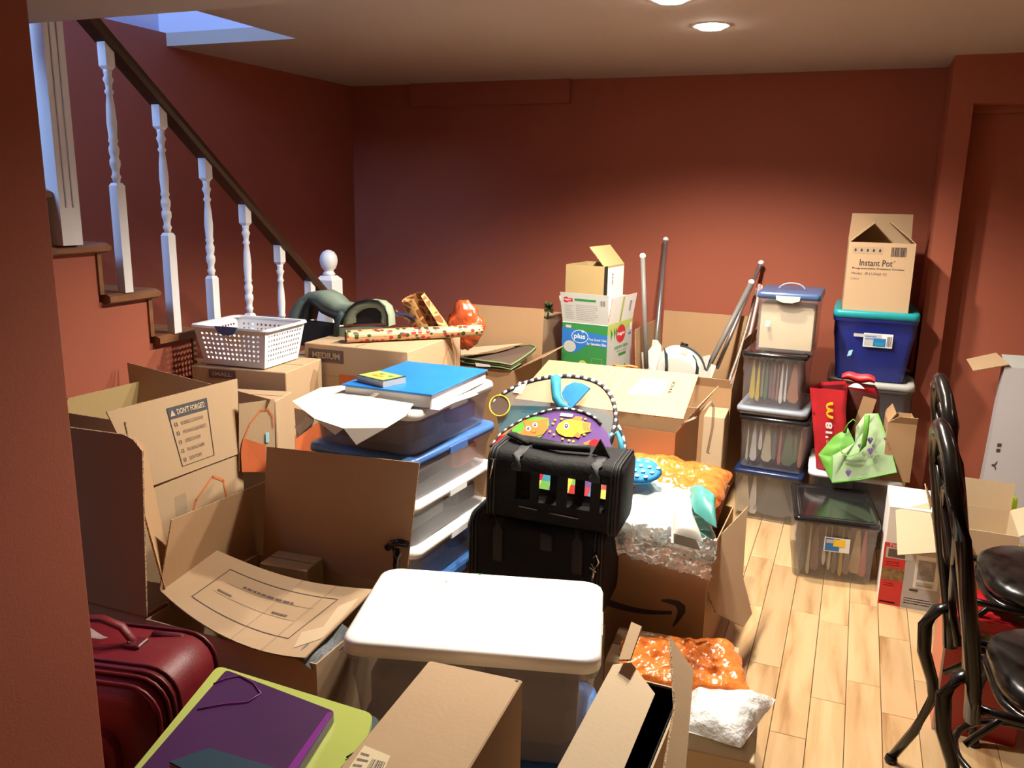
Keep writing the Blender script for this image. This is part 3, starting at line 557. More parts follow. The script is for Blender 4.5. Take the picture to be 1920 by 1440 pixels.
# curled foil-wrapped sticks
for lab, pts, mt in (('pink foil-wrapped hoop leaning right of the poles', ((1424,533), (1421,560), (1408,620), (1385,690), (1367,725)), M['pink']), ('cream hoop behind the pink foil hoop', ((1424,535), (1415,600), (1398,655), (1380,700), (1370,732)), M['manila']), ('dark glittery hoop left of the pink foil hoop', ((1420,540), (1402,610), (1385,665), (1372,710), (1366,728)), M['bronze'] if 'bronze' in M else mat('bronze_glitter', (.20, .14, .12), .35, var=.7, vs=120, col2=(.5, .42, .35), metal=.4))):
    b = MB(); yk = {'pink': 4.42, 'crea': 4.46, 'dark': 4.50}[lab[:4]];
    P_ = {'pink': [(-0.4685,4.6000,1.0981), (-0.4675,4.5700,1.0256), (-0.4838,4.5200,0.8620), (-0.5226,4.4500,0.6717), (-0.5545,4.3800,0.5742)], 'crea': [(-0.4660,4.6600,1.0871), (-0.4668,4.6000,0.9090), (-0.4955,4.5500,0.7568), (-0.5278,4.4900,0.6350), (-0.5445,4.4200,0.5468)], 'dark': [(-0.4930,4.7200,1.0655), (-0.5177,4.6600,0.8683), (-0.5458,4.6000,0.7149), (-0.5670,4.5400,0.6215), (-0.5729,4.4600,0.5555)]}[lab[:4]]
    b.tube(P_, .009, mt, 8); tag(b.obj('hoop', None, loc=P_[-1]), lab, 'hoop', 'hoops leaning right of the poles')
# coloured toys in the box corner
for i, (a_, c_, mt, lb) in enumerate((((-0.5903,4.3600,0.5462), (-0.6280,4.4200,0.5580), M['yellow'], 'yellow'), ((-0.6120,4.3600,0.5438), (-0.6447,4.4200,0.5592), M['hblue'], 'blue'), ((-0.6373,4.4000,0.5785), (-0.6645,4.4400,0.5964), M['hgreen'], 'green'))):
    b = MB(); b.tube([a_, c_], .009, mt, 8); tag(b.obj('marker_pen', None, loc=a_), lb+' pen lying in the right corner of the tall open box', 'pen', 'pens in the tall open box')
b = MB(); b.box((-1.055, 4.30, .02), (-.53, 4.72, .45), M['dark']); 
# narrow kraft carton in front of it
root, fc, ff, T = cbox('narrow kraft carton standing right of the tall open box', -.575, 4.145, 0, .10, .20, .50, 2, M['card3'], None, open_=False, closed_seam=False)

# diaper wipe carton with a smaller carton in it
x, y, z0 = -1.215, 4.18, 0
root0, fc0, ff0, T0 = cbox('plain closed cardboard box hidden under the wipes carton', -1.235, 4.19, 0, .36, .42, .60, -4, M['card'], None, open_=False)
hx = V((-1.1166,4.0200,0.7190)); w, d, h = .25, .33, .225; yw = -7
cx = frame(hx.x, hx.y, 0, yw)((-w/2, d/2, 0)); z0 = .60
hh = (-1.1280,4.0200,0.9097)[2]-z0
root, fc, ff, T = cbox('white and green wipes carton with printed flaps standing open', cx.x, cx.y, z0, w, d, hh, yw, M['hgreen_c'] if 'hgreen_c' in M else mat('carton_white', (.62, .63, .58), .55), {'f': (.15, 6, -.012, .0), 'r': (.135, 8, .0, .0), 'l': (.13, 12, .0), 'b': (.12, -4, .0)}, edge=True)
f = fc['f']; b = MB(); rect(b, f, 0, 0, w, hh, M['hgreen'], .001); poly(b, f, [(0, hh-.03), (w, hh-.055), (w, hh-.115), (w*.6, hh-.105), (w*.28, hh-.16), (0, hh-.13)], M['hblue'], .0015)
rect(b, f, 0, hh-.004, w, .004, M['hwhite'], .002); disc(b, f, .10, hh-.07, .047, .034, M['hwhite'], .002); disc(b, f, .10, hh-.07, .044, .031, M['hblue'], .0023); text(b, f, 'plus', .068, hh-.088, .062, .033, M['hwhite'], .0026, bold=.02); text(b, f, '+', .108, hh-.052, .016, .016, M['hwhite'], .003)
text(b, f, 'Most Gentle Clean', .15, hh-.085, .095, .013, M['hwhite'], .0026); text(b, f, 'for Sensitive Skin', .14, hh-.108, .105, .014, M['hwhite'], .0026, bold=.01)
disc(b, f, .045, hh-.125, .035, .03, M['hgrey'], .0018); poly(b, f, [(.06, .035), (.13, .05), (.155, .085), (.11, .10), (.07, .075)], M['hgrey'], .002); disc(b, f, .12, .10, .022, .02, M['hlime'], .0024)
text(b, f, 'Notre nettoyage', .15, .045, .09, .012, M['hwhite'], .0026); text(b, f, 'peaux sensibles', .13, .022, .115, .014, M['hwhite'], .0026, bold=.015); rect(b, f, .02, hh-.03, .03, .014, M['hgrey'], .0024); frame_rect(b, f, .17, .09, .055, .045, .001, M['hlime'], .0024); b.obj('print', root)
f = fc['r']; d_ = f.W; b = MB(); rect(b, f, 0, 0, d_, hh, M['hgrey'], .001); poly(b, f, [(0, hh), (d_, hh), (d_, hh-.03), (d_*.6, hh-.05), (d_*.35, hh-.03), (.12*d_, hh-.075), (0, hh-.04)], M['hlime'], .0014)
for q in (.1, .22, .3): poly(b, f, [(q*d_, hh-.02), (q*d_+.03, hh-.05), (q*d_+.012, hh-.085)], M['hgreen'], .0018)
disc(b, f, d_*.52, hh-.062, .062, .047, M['hred'], .002); poly(b, f, [(d_*.48, hh-.012), (d_*.56, hh-.018), (d_*.52, hh-.03)], M['hgreen'], .0024); text(b, f, 'Huggies', d_*.52-.05, hh-.073, .10, .022, M['hwhite'], .0026, bold=.02); text(b, f, 'natural care', .09, hh-.138, .18, .022, M['hgreen'], .002, bold=.01)
text(b, f, 'with aloe & vitamin E', .12, hh-.156, .14, .012, M['inkgrey'], .002); poly(b, f, [(.15, hh-.178), (.25, hh-.178), (.25, hh-.164), (.15, hh-.164)], M['hgreen'], .002); disc(b, f, .10, .055, .042, .045, M['skin'], .002); disc(b, f, .085, .062, .006, .003, M['ink'], .0024); disc(b, f, .113, .062, .006, .003, M['ink'], .0024); disc(b, f, .10, .04, .010, .003, M['hred'], .0024)
disc(b, f, .22, .05, .04, .04, M['hgreen'], .002); disc(b, f, .215, .08, .025, .03, M['hgrey'], .0024); text(b, f, 'plus', .275, hh-.085, .035, .02, M['hblue'], .0024, bold=.02); rect(b, f, d_-.04, hh-.06, .028, .04, M['hwhite'], .0024); barcode(b, f, d_-.038, hh-.058, .024, .036, M['ink'], 6); b.obj('print', root)
f = ff['f']; b = MB(); rect(b, f, .0, .0, 1, 1, M['hgrey'], .001); rect(b, f, .06, .70, .2, .12, M['hred'], .0014); disc(b, f, .12, .76, .06, .1, M['hred'], .0016); text(b, f, 'Huggies', .07, .73, .15, .07, M['hwhite'], .002, bold=.02); rect(b, f, .30, .74, .45, .08, M['hgreen'], .0014)
scribble(b, f, .07, .12, .2, .5, 8, M['inkgrey'], 2, .35); scribble(b, f, .32, .1, .5, .55, 9, M['inkgrey'], 5, .35); barcode(b, f, .84, .62, .1, .18, M['ink'], 8); b.obj('print', root)
f = ff['r']; b = MB(); rect(b, f, 0, 0, 1, 1, M['hwhite'], .001); rect(b, f, .42, .02, .08, .96, M['hlime'], .0014); text(b, f, 'OVNI', .74, .35, .09, .4, M['ink'], .002, rot=90); b.obj('print', root)
ix = V((-1.1563,4.0500,1.0427)); T2 = frame(ix.x, ix.y, 0, yw)
zt = (-1.1631,4.0500,1.1954)[2]; c2 = T2((-.105, .13, 0))
root, fc, ff, T = cbox('small olive carton with white end and raised flap, on top of wipes carton', c2.x, c2.y, z0+hh-.04, .21, .26, zt-z0-hh+.04, yw, M['card4'], {'r': (.125, -42, -.0)}, open_=True)
f = fc['r']; b = MB(); rect(b, f, .045, .0, f.W-.05, f.H-.01, M['hwhite'], .0014); rect(b, f, .0, .0, .042, f.H, M['dark'], .001); text(b, f, 'W34', .10, f.H-.10, .016, .06, M['ink'], .002, rot=90, bold=.02); b.obj('print', root)
b = MB(); b.box((-.09, -.115, .004), (.09, .115, .03), M['pwht'], T, .004); tag(b.obj('packing_paper', None, loc=T((0, 0, 0))), 'white paper lining visible in the small olive carton', 'paper')
# green tuft to its left
b = MB(); c = V((-1.5514,4.3500,0.9265))
for k in range(90):
    a = rnd.uniform(0, 6.28); e = rnd.uniform(-.8, 1.3); D = V((math.cos(a)*math.cos(e), math.sin(a)*math.cos(e), math.sin(e)))*rnd.uniform(.03, .052); s_ = V((-D.y, D.x, .004)).normalized()*.008
    b.face([c, c+D*.5+s_, c+D, c+D*.5-s_], M['green_l'])
b.tube([c, c+V((0, 0, -.06))], .006, M['green_l'], 6); tag(b.obj('artificial_plant', None, loc=c), 'small dark green artificial plant beside the wipes carton', 'plant', None)['kind'] = 'thing'
root_, *_r = cbox('plain cardboard box behind the wipes carton carrying the artificial plant', -1.55, 4.50, 0, .26, .3, (-1.5514,4.3500,0.9265)[2]-.06, 0, M['card'], None, open_=False)

# open box with green-edged fabric, back flap tall
cf = V((-1.4532,3.6200,0.7235)); w, d = .44, .42; yw = 2; zt = cf.z; c2 = frame(cf.x, cf.y, 0, yw)((-w/2, d/2, 0))
root, fc, ff, T = cbox('open cardboard box with tall back flap and green-bound fabric inside', c2.x, c2.y, 0, w, d, zt, yw, M['card2'], {'b': (.24, 4, .0, .0), 'r': (.17, 62, -.02, .06), 'l': (.2, 70, .0)})
P_ = [(-1.7382,3.6200,0.7590), (-1.6076,3.6000,0.7590), (-1.5110,3.6000,0.7577), (-1.4660,3.6100,0.7499), (-1.4534,3.7000,0.7634), (-1.4498,3.8400,0.7793), (-1.4576,3.9200,0.7871), (-1.5064,3.9800,0.7842), (-1.5974,3.9800,0.7652), (-1.6675,3.9000,0.7445), (-1.8244,3.8500,0.7194)]
c = sum((V(p) for p in P_), V((0, 0, 0)))/len(P_); m_ = thing('folded_playpen_mat', 'folded brown fabric mat with green binding lying in the open box', 'mat', c)
b = MB(); vs = [V(p) for p in P_]; b.prism([p+V((0, 0, .0)) for p in vs][::1], .012, M['brownfab']); b.obj('panel', m_)
b = MB(); b.tube([p+V((0, 0, .002)) for p in vs[:9]], .006, M['sage_edge'], 6, flat=.6); b.tube([p+V((0, 0, -.02)) for p in vs[:5]], .005, M['sage_edge'], 6, flat=.6); b.obj('binding', m_)
b = MB(); b.prism([(-1.6374,3.5800,0.7520), (-1.5626,3.5800,0.7488), (-1.5570,3.5800,0.7390), (-1.6317,3.5800,0.7344)], .001, M['pwht']); b.obj('care_tag', m_)
panel(root, [(-1.7709,3.7000,0.7582), (-1.7129,3.7000,0.7634), (-1.5536,3.9800,0.7913), (-1.8907,3.9500,0.7390)], M['card3'])
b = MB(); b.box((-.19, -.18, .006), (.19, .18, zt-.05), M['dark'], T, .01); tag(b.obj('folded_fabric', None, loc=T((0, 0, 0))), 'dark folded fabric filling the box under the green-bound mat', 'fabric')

# large lit cardboard box with its front flap raised
root, fc, ff, T = cbox('large tan cardboard box with raised printed flap, in the middle behind the carriers', -.905, 3.36, 0, .66, .44, .655, -2, M['card2'], {'r': (.13, 35, .01)}, t=.005)
A, B_, C_, D_ = planar([(-1.2598,3.1500,0.7185), (-0.5556,3.1200,0.7129), (-0.5490,3.3600,0.8500), (-1.2008,3.4000,0.8325)])
panel(root, [A, B_, C_, D_], M['card_l'] if 'card_l' in M else mat('light_tan_cardboard', (.50, .32, .155), .7, var=.05, vs=5, bump=.05, bs=80), .005)
f = FQ(A, B_, C_, D_); b = MB()
poly(b, f, [(.625, .40), (.825, .42), (.84, .80), (.675, .80)], M['hwhite']); text(b, f, 'E', .69, .50, .012, .06, M['ink'], .002); text(b, f, 'TFCE', .862, .50, .018, .30, M['ink'], .002, rot=90, bold=.02); rect(b, f, .72, .55, .01, .02, M['inkgrey'], .002)
for k in (.22, .36, .44, .53): poly(b, f, [(k, .02), (k+.006, .02), (k+.03, .97), (k+.024, .97)], M['inkpale'] if 'inkpale' in M else mat('pale_crease', (.62, .44, .25), .7), .0008)
b.obj('print', root)
b = MB(); pts = [V((-0.5501,3.1150,0.7064)), V((-0.5179,3.1200,0.7237)), V((-0.4890,3.3500,0.7440)), V((-0.4800,3.3600,0.7140)), V((-0.4787,3.3600,0.6361)), V((-0.4921,3.3600,0.5214)), V((-0.4850,3.3700,0.5195))]; b.tube(pts[2:], .006, M['tape'], 5, flat=.3); b.tube(pts[:3], .008, M['tape'], 5, flat=.3); b.obj('tape', root)
b = MB(); b.tube([(-0.9193,3.4200,0.8390), (-0.8815,3.4100,0.8352), (-0.8497,3.4200,0.8410), (-0.8103,3.4100,0.8375)], .006, M['orange'], 6); b.obj('string', root)

# MEDIUM box, SMALL box, wrapping rolls, basket
zt = .93; Tm = frame(-1.86, 3.10, 0, 1.5)
root0, *_r = cbox('plain cardboard box under the box marked MEDIUM', -1.87, 3.10, 0, .44, .46, .50, 1, M['card'], None, open_=False)
root, fc, ff, T = cbox('closed moving box marked MEDIUM with orange square, wrapping paper on top', -1.835, 3.09, .503, .475, .50, .427, 1.4, M['card'], None, open_=False, tape=False)
f = fc['f']; b = MB(); rect(b, f, .02, .355, .165, .052, M['inkbrown'], .001); text(b, f, 'MEDIUM', .038, .368, .13, .026, M['card'], .0022, bold=.03); rect(b, f, .165, .12, .19, .19, M['hdorange'], .001); scribble(b, f, .20, .16, .12, .08, 4, M['inkbrown'], 7, .3); rect(b, f, .0, .30, .475, .0015, M['edge'], .0008); b.obj('print', root)
f = fc['r']; b = MB(); stroke(b, f, [(.26, .22), (.30, .30), (.36, .375), (.42, .395), (.455, .36), (.462, .28)], .006, M['hdline'], .001); stroke(b, f, [(.245, .20), (.30, .215), (.36, .215)], .01, M['hdline'], .001); poly(b, f, [(.26, .10), (.46, .10), (.46, .21), (.30, .215), (.26, .24)], M['hdorange'], .001); b.obj('print', root)
# SMALL
root, fc, ff, T = cbox('closed moving box marked SMALL under the white laundry basket', -2.15, 2.645, .30, .40, .29, .575, 8, M['card'], None, open_=False)
f = fc['f']; b = MB(); rect(b, f, .075, .535, .115, .032, M['inkbrown'], .001); text(b, f, 'SMALL', .088, .543, .085, .016, M['card'], .0022, bold=.03); b.obj('print', root)
f = fc['r']; b = MB(); rect(b, f, .05, .10, .24, .22, M['hdorange'], .001); poly(b, f, [(.16, .34), (.19, .50), (.22, .545), (.25, .53), (.26, .36)], M['inkbrown2'] if 'inkbrown2' in M else mat('brown_print', (.33, .20, .10), .8), .001); b.obj('print', root)  # darker brown area above the orange square
root0, *_r = cbox('plain cardboard box at floor level under the box marked SMALL', -2.15, 2.645, 0, .40, .30, .298, 6, M['card'], None, open_=False)
root0, *_r = cbox('plain cardboard box by the stair side carrying the sage green carrier', -2.20, 3.13, 0, .24, .56, .82, 0, M['card'], None, open_=False)

# laundry basket
zb = .880; T = frame(-2.17, 2.635, zb, 4); bk = thing('laundry_basket', 'white perforated laundry basket with slate handles on the box marked SMALL', 'basket', T((0, 0, 0)))
w, d, h_ = .335, .285, .15; tp = .80
def hole_wall(p00, p10, p11, p01, nu, nv, rh, mt, name='side', margin=.0):
    b = MB(); P = FQ(p00, p10, p11, p01)
    for i in range(nu):
        for j in range(nv):
            u0, u1, v0, v1 = i/nu, (i+1)/nu, j/nv, (j+1)/nv; cu, cv = (u0+u1)/2, (v0+v1)/2
            sq = [(u1, cv), (u1, v1), (cu, v1), (u0, v1), (u0, cv), (u0, v0), (cu, v0), (u1, v0)]
            W_ = (V(p10)-V(p00)).length; H_ = (V(p01)-V(p00)).length
            if i in (0, nu-1) or j in (0, nv-1): b.face([P.p(a, c, 0) for a, c in sq[::1]], mt); continue
            ho = [(cu+rh*math.cos(R(45*k))/W_, cv+rh*math.sin(R(45*k))/H_) for k in range(8)]
            for k in range(8): k2 = (k+1) % 8; b.face([P.p(*sq[k], 0), P.p(*sq[k2], 0), P.p(*ho[k2], 0), P.p(*ho[k], 0)], mt)
    return b.obj(name, bk)
cs = [(-1, -1), (1, -1), (1, 1), (-1, 1)]
for i in range(4):
    a, c = cs[i], cs[(i+1) % 4]
    hole_wall(T((a[0]*w/2*tp, a[1]*d/2*tp, 0)), T((c[0]*w/2*tp, c[1]*d/2*tp, 0)), T((c[0]*w/2*.95, c[1]*d/2*.95, h_)), T((a[0]*w/2*.95, a[1]*d/2*.95, h_)), 15, 8, .0048, M['basket'])
b = MB(); b.box((-w/2*tp, -d/2*tp, 0), (w/2*tp, d/2*tp, .003), M['basket'], T); b.obj('bottom', bk)
b = MB(); b.loft([[T((p[0]*s_, p[1]*s_, z)) for p in rr(w, d, .03)] for s_, z in ((.93, h_-.004), (.94, h_+.003), (1.03, h_+.004), (1.04, h_-.004), (1.03, h_-.006))], M['basket'], False, False, False); b.obj('rim', bk)
for s_ in (-1, 1):
    b = MB(); b.prism([T((q[0], s_*(d/2*1.0)+s_*.006, q[1])) for q in ((-.05, h_+.007), (.05, h_+.007), (.035, h_-.018), (.015, h_-.026), (-.015, h_-.026), (-.035, h_-.018))][::1 if s_ < 0 else -1], .006, M['pdblue']); b.obj('handle', bk)

# wrapping paper rolls
a, c = V((-1.7568,2.6337,0.9680)), V((-1.4216,3.1798,0.9850)); 
a = V((-1.9096,2.9000,0.9645)); c = V((-1.4832,3.3000,0.9910)); a.z = .957; c.z = .960
L = (a+c)/2; r_ = thing('gift_wrap_roll', 'roll of cream gift wrap printed with red and green flowers on the MEDIUM box', 'wrapping paper', L, 'rolls of wrapping paper')
ax = (c-a).normalized(); sx = ax.cross(V((0, 0, 1))).normalized(); sz = sx.cross(ax)
b = MB(); n_ = 26
def spiral(t, k): rr_ = .0265-.0035*t/ (2*math.pi)*.4; return a.lerp(c, k)+sx*math.cos(t)*rr_+sz*math.sin(t)*rr_
b.loft([[spiral(2*math.pi*1.25*i/n_, k/10) for i in range(n_+1)] for k in range(11)], M['gift'], False, False, True, closed=False); b.obj('sheet', r_)
b = MB(); b.loft([[spiral(2*math.pi*1.25*i/n_, k)*1+(a.lerp(c, k)-spiral(2*math.pi*1.25*i/n_, k))*.05 for i in range(n_+1)] for k in (0, 1)], M['card2'], False, False, True, closed=False); b.obj('inner_side', r_)
b = MB(); b.prism([spiral(1.6, 0)+V((0, 0, .002)), spiral(1.6, .46)+V((0, 0, .001)), a.lerp(c, .46)+V((-.02, .07, -.022)), a.lerp(c, .02)+V((-.04, .05, -.002))], .0008, M['card']); b.obj('loose_end', r_)
# giraffe roll: cone-like curled sheet
L = V((-1.8254,3.4200,0.9885)); g_ = thing('giraffe_wrap_roll', 'curled roll of brown giraffe-patterned paper sticking up behind the gift wrap', 'wrapping paper', L, 'rolls of wrapping paper')
p0, p1 = V((-1.8639,3.3800,1.0715)), V((-1.7912,3.4600,0.8607)); ax = (p1-p0).normalized(); sx = ax.cross(V((0, 1, 0))).normalized(); sy = ax.cross(sx)
b = MB(); rg = []
for k in range(13):
    v = k/12; rg.append([p0.lerp(p1, v)+sx*math.cos(t)*(.048+.035*v)*(1+.05*t)+sy*math.sin(t)*(.045+.02*v) for t in [R(60+ (330+10*v)*i/24) for i in range(25)]])
b.loft(rg, M['giraffe'], False, False, True, closed=False); b.obj('sheet', g_)
b = MB(); b.grid(lambda u, v: V((-1.9392,3.3600,1.0125)).lerp(V((-1.8118,3.4200,0.9350)), u)+V((0, .0, -.03*v+.01*math.sin(6*u)*v)), 12, 4, M['giraffe']); b.obj('loose_edge', g_)
# orange film sack
L = V((-1.6541,3.5000,0.9410)); b = MB()
def sack(u, v):
    th = 2*math.pi*u; ph = math.pi*v; q = V((math.sin(ph)*math.cos(th)*.092, math.sin(ph)*math.sin(th)*.06, math.cos(ph)*.115)); q.x *= 1-.35*max(0, q.z)/.115; return L+q*(1+.22*noise.noise(q*24)+.14*noise.noise(q*55))
b.grid(sack, 28, 20, M['dorange']); tag(b.obj('orange_sack', None, loc=L), 'shiny orange plastic sack behind the right end of the gift wrap roll', 'bag', 'orange plastic bags')
cbox('plain cardboard box behind the MEDIUM box supporting the orange sack', -1.74, 3.58-.03, 0, .26, .20, L.z-.12, 0, M['card'], None, open_=False) if 0 else None

# sage green baby carrier
L = V((-2.1307,3.2000,0.8726)); cr = thing('baby_carrier', 'sage green padded baby carrier with black edging lying by the newel post', 'baby carrier', L)
def band(pts_o, pts_i, y0, y1, mt, name, lab=None):
    b = MB(); k = len(pts_o); vs = [V(p) for p in pts_o]+[V(p) for p in pts_i]; sh = V((0, y1-y0, 0)); vs2 = [p+sh for p in vs]; fs = []; n2 = 2*k
    for i in range(k-1): fs += [(i, k+i, k+i+1, i+1), (n2+i, n2+i+1, n2+k+i+1, n2+k+i), (i, i+1, n2+i+1, n2+i), (k+i, n2+k+i, n2+k+i+1, k+i+1)]
    b.mesh(vs+vs2, fs, mt, True); return b.obj(name, cr, lab)
o1 = [(-2.3186,3.0600,0.9746), (-2.2934,3.0600,1.0239), (-2.2516,3.0600,1.0738), (-2.2001,3.0600,1.1050), (-2.1393,3.0600,1.1111), (-2.0909,3.0600,1.0934), (-2.0541,3.0600,1.0636), (-2.0059,3.0600,1.0576), (-1.9469,3.0600,1.0798)]
i1 = [(-2.2561,3.0600,0.9745), (-2.2402,3.0600,1.0158), (-2.2218,3.0600,1.0523), (-2.2016,3.0600,1.0700), (-2.1745,3.0600,1.0555), (-2.1422,3.0600,1.0344), (-2.1015,3.0600,1.0233), (-2.0557,3.0600,1.0127), (-2.0211,3.0600,0.9967)]
band(o1, i1, 0, .10, M['sage'], 'shoulder_pad')
o2 = [(-2.2401,3.0500,0.9817), (-2.2272,3.0500,1.0203), (-2.2118,3.0500,1.0541), (-2.1941,3.0500,1.0786), (-2.1616,3.0500,1.0645), (-2.1295,3.0500,1.0434), (-2.0917,3.0500,1.0322), (-2.0487,3.0500,1.0237), (-2.0280,3.0500,0.9975)]
i2 = [(-2.2150,3.0500,0.9789), (-2.2052,3.0500,1.0125), (-2.1956,3.0500,1.0412), (-2.1814,3.0500,1.0515), (-2.1571,3.0500,1.0392), (-2.1303,3.0500,1.0202), (-2.0980,3.0500,1.0086), (-2.0684,3.0500,0.9991), (-2.0558,3.0500,0.9722)]
band(o2, i2, 0, .09, M['sblack'], 'padding')
o3 = [(-2.0154,3.0300,0.9781), (-2.0009,3.0300,1.0159), (-1.9734,3.0300,1.0497), (-1.9332,3.0300,1.0796), (-1.8809,3.0300,1.0942), (-1.8295,3.0300,1.0909), (-1.7993,3.0300,1.0707), (-1.7872,3.0300,1.0359), (-1.7853,3.0300,0.9912)]
i3 = [(-1.9539,3.0300,0.9919), (-1.9533,3.0300,1.0148), (-1.9422,3.0300,1.0337), (-1.9156,3.0300,1.0515), (-1.8764,3.0300,1.0632), (-1.8403,3.0300,1.0634), (-1.8201,3.0300,1.0492), (-1.8153,3.0300,1.0294), (-1.8209,3.0300,1.0065)]
band(o3, i3, 0, .06, M['sage2'], 'seat_pad', 'lighter green pad')
b = MB(); b.prism([(-1.9669,3.0500,0.9837), (-1.8330,3.0500,0.9984), (-1.8273,3.0500,1.0259), (-1.8321,3.0500,1.0481), (-1.8576,3.0500,1.0621), (-1.9203,3.0500,1.0533), (-1.9577,3.0500,1.0301), (-1.9689,3.0500,1.0088)], .03, M['sblack']); b.obj('mesh_window', cr)
b = MB(); b.tube([V(p)+V((0, -.004, .003)) for p in o3], .0045, M['sblack'], 6); b.tube([V(p)+V((0, -.002, 0)) for p in (((-2.0016,3.0200,1.0376)), (-2.0241,3.0200,1.0017), (-2.0370,3.0200,0.9317))], .014, M['slate'], 8); b.obj('edging', cr)
b = MB(); b.prism([(-2.2852,3.1000,0.9766), (-2.1722,3.1000,0.9754), (-2.0836,3.1000,0.9726), (-2.0641,3.1000,0.8938), (-2.1766,3.1000,0.8603), (-2.2897,3.1000,0.8749)], .05, M['sblack']); b.prism([(-2.0488,3.0800,0.9640), (-1.8147,3.0800,0.9866), (-1.8158,3.0800,0.9178), (-2.0512,3.0800,0.8862)], .05, M['sage2']); b.obj('body', cr)
b = MB(); b.tube([(-1.8849,3.2000,0.9978), (-1.8814,3.2500,1.0107), (-1.8669,3.3200,0.9981), (-1.8482,3.3600,0.9700)], .015, M['pnavy'], 8, flat=.5); b.obj('strap', cr)
# ================================================================ THE STACK OF UNDER-BED BINS
SX, SY = -1.425, 2.53; base = .095
root0, *_r = cbox('flat cardboard box on the floor beneath the stack of lidded bins', SX, SY, 0, .42, .54, base, -4, M['card'], None, open_=False)
lids = [('pblue', 'blue', 'bottom'), ('pwhite', 'white', 'second from the bottom'), ('pwhite', 'white', 'third from the bottom'), ('pblue', 'blue', 'second from the top'), ('pwhite', 'white', 'top')]
for k, (lm, ln, ps_) in enumerate(lids):
    root, T, lo = tub('storage_bin', 'low clear bin with %s lid, %s of the stack' % (ln, ps_), SX+.003*(k % 2), SY, base+.155*k, .43, .575, .1545, -4+(-1, 1, 0, -1, 1)[k], M['clearm'] if k != 4 else M['clearm'], M[lm], .88, 'stacked low storage bins', lh=.026, r=.04)
    b = MB(); col = [M['pgrey'], M['cloth'], M['brownfab'], M['hor'], M['redbk'] if 'redbk' in M else mat('rose_cloth', (.42, .10, .10), .7)][k]
    b.box((-.15, -.20, .010), (.13, .05, .095), M['hgrey'] if k < 3 else M['inkbrown'], T, .01); tag(b.obj('folded_clothes', None, loc=T((-.02, -.1, .01))), 'folded clothes at the near end of the %s bin of the stack' % ps_, 'clothes', 'contents of the stacked bins')
    b = MB(); b.box((-.10, .07, .010), (.165, .23, .10), col, T, .02); tag(b.obj('soft_toy', None, loc=T((.03, .15, .01))), 'soft item at the far end of the %s stacked bin' % ps_, 'toy', 'contents of the stacked bins')
ZL = base+.155*5
# blue covered pad, small card game, draped paper
T = frame(-1.365, 2.515, ZL+.003, 0); pd = thing('sketch_pad', 'thick white pad with bright blue cover on the top bin', 'pad', T((0, 0, 0)))
b = MB(); b.box((-.160, -.213, 0), (.160, .213, .042), M['pwht'], T, .003); b.obj('paper_block', pd)
b = MB(); b.box((-.168, -.218, .0425), (.166, .218, .048), M['blue'], T, .001); b.obj('cover', pd)
T = frame(-1.430, 2.377, ZL+.0515, -17.8); gm = thing('card_game', 'small silver card box with lime picture lid on the blue pad', 'game box', T((0, 0, 0)))
b = MB(); b.box((-.065, -.0495, 0), (.065, .0495, .021), M['hgrey'], T); b.obj('tray', gm)
b = MB(); b.box((-.0655, -.05, .0212), (.0655, .05, .023), M['ink'], T); b.obj('lid', gm)
f = F(T((-.06, -.045, .0232)), T((1, 0, 0))-T((0, 0, 0)), T((0, 1, 0))-T((0, 0, 0))); b = MB(); rect(b, f, .0, .0, .12, .09, M['limeg'] if 'limeg' in M else mat('lime_green_print', (.36, .62, .12), .4), .0004)
poly(b, f, [(.03, .035), (.055, .05), (.05, .03), (.075, .045), (.085, .03), (.06, .02), (.035, .02)], M['hor'], .0009); poly(b, f, [(.035, .06), (.06, .068), (.05, .05)], M['ink'], .0009); poly(b, f, [(.08, .06), (.105, .065), (.10, .048), (.088, .05)], M['hgreen'], .0009); b.obj('picture', gm)
pp = MB()
P = dict(a=(-1.5836,2.1000,0.9017), b=(-1.6624,2.3600,0.8816), c=(-1.5920,2.4000,0.8901), d=(-1.4024,2.2800,0.8940), e=(-1.2508,2.2700,0.8922), f=(-1.2010,2.1300,0.8920), g=(-1.2298,2.0700,0.8675), h=(-1.3096,2.0300,0.8158), i=(-1.3656,2.0500,0.8540), j=(-1.3895,2.0400,0.8338), k=(-1.4597,2.0400,0.8747), l=(-1.4972,2.2400,0.8924), m=(-1.3730,2.2000,0.8891), n=(-1.3783,2.2800,0.9090))
tri = [('a', 'b', 'l'), ('b', 'c', 'l'), ('c', 'd', 'm', 'l'), ('d', 'e', 'f', 'm'), ('a', 'l', 'k'), ('l', 'm', 'i', 'k'), ('k', 'i', 'j'), ('m', 'f', 'g', 'i'), ('i', 'g', 'h'), ('c', 'n', 'd')]
Ln = V(P['l'])
for t_ in tri: pp.face([P[x_] for x_ in t_], M['paper']); pp.face([V(P[x_])+V((0, .0012, -.0012)) for x_ in t_][::-1], M['paper'])
o = pp.obj('sheet_of_paper', None, loc=Ln); tag(o, 'large creased cream sheet draped over the front of the top bin', 'paper', 'papers on the stack')
b = MB(); b.prism([(-1.6048,2.2000,0.8270), (-1.5745,2.2000,0.8128), (-1.6720,2.2500,0.7422), (-1.6901,2.2500,0.7678)], .001, M['pwht']); b.prism([(-1.6517,2.2000,0.8484), (-1.5693,2.2000,0.8401), (-1.6144,2.2400,0.7797), (-1.7080,2.2800,0.7165)], .001, M['pwht']); tag(b.obj('sheet_of_paper', None, loc=V((-1.6048,2.2000,0.8270))), 'small white sheet hanging at the left of the creased cream sheet', 'paper', 'papers on the stack')
b = MB()
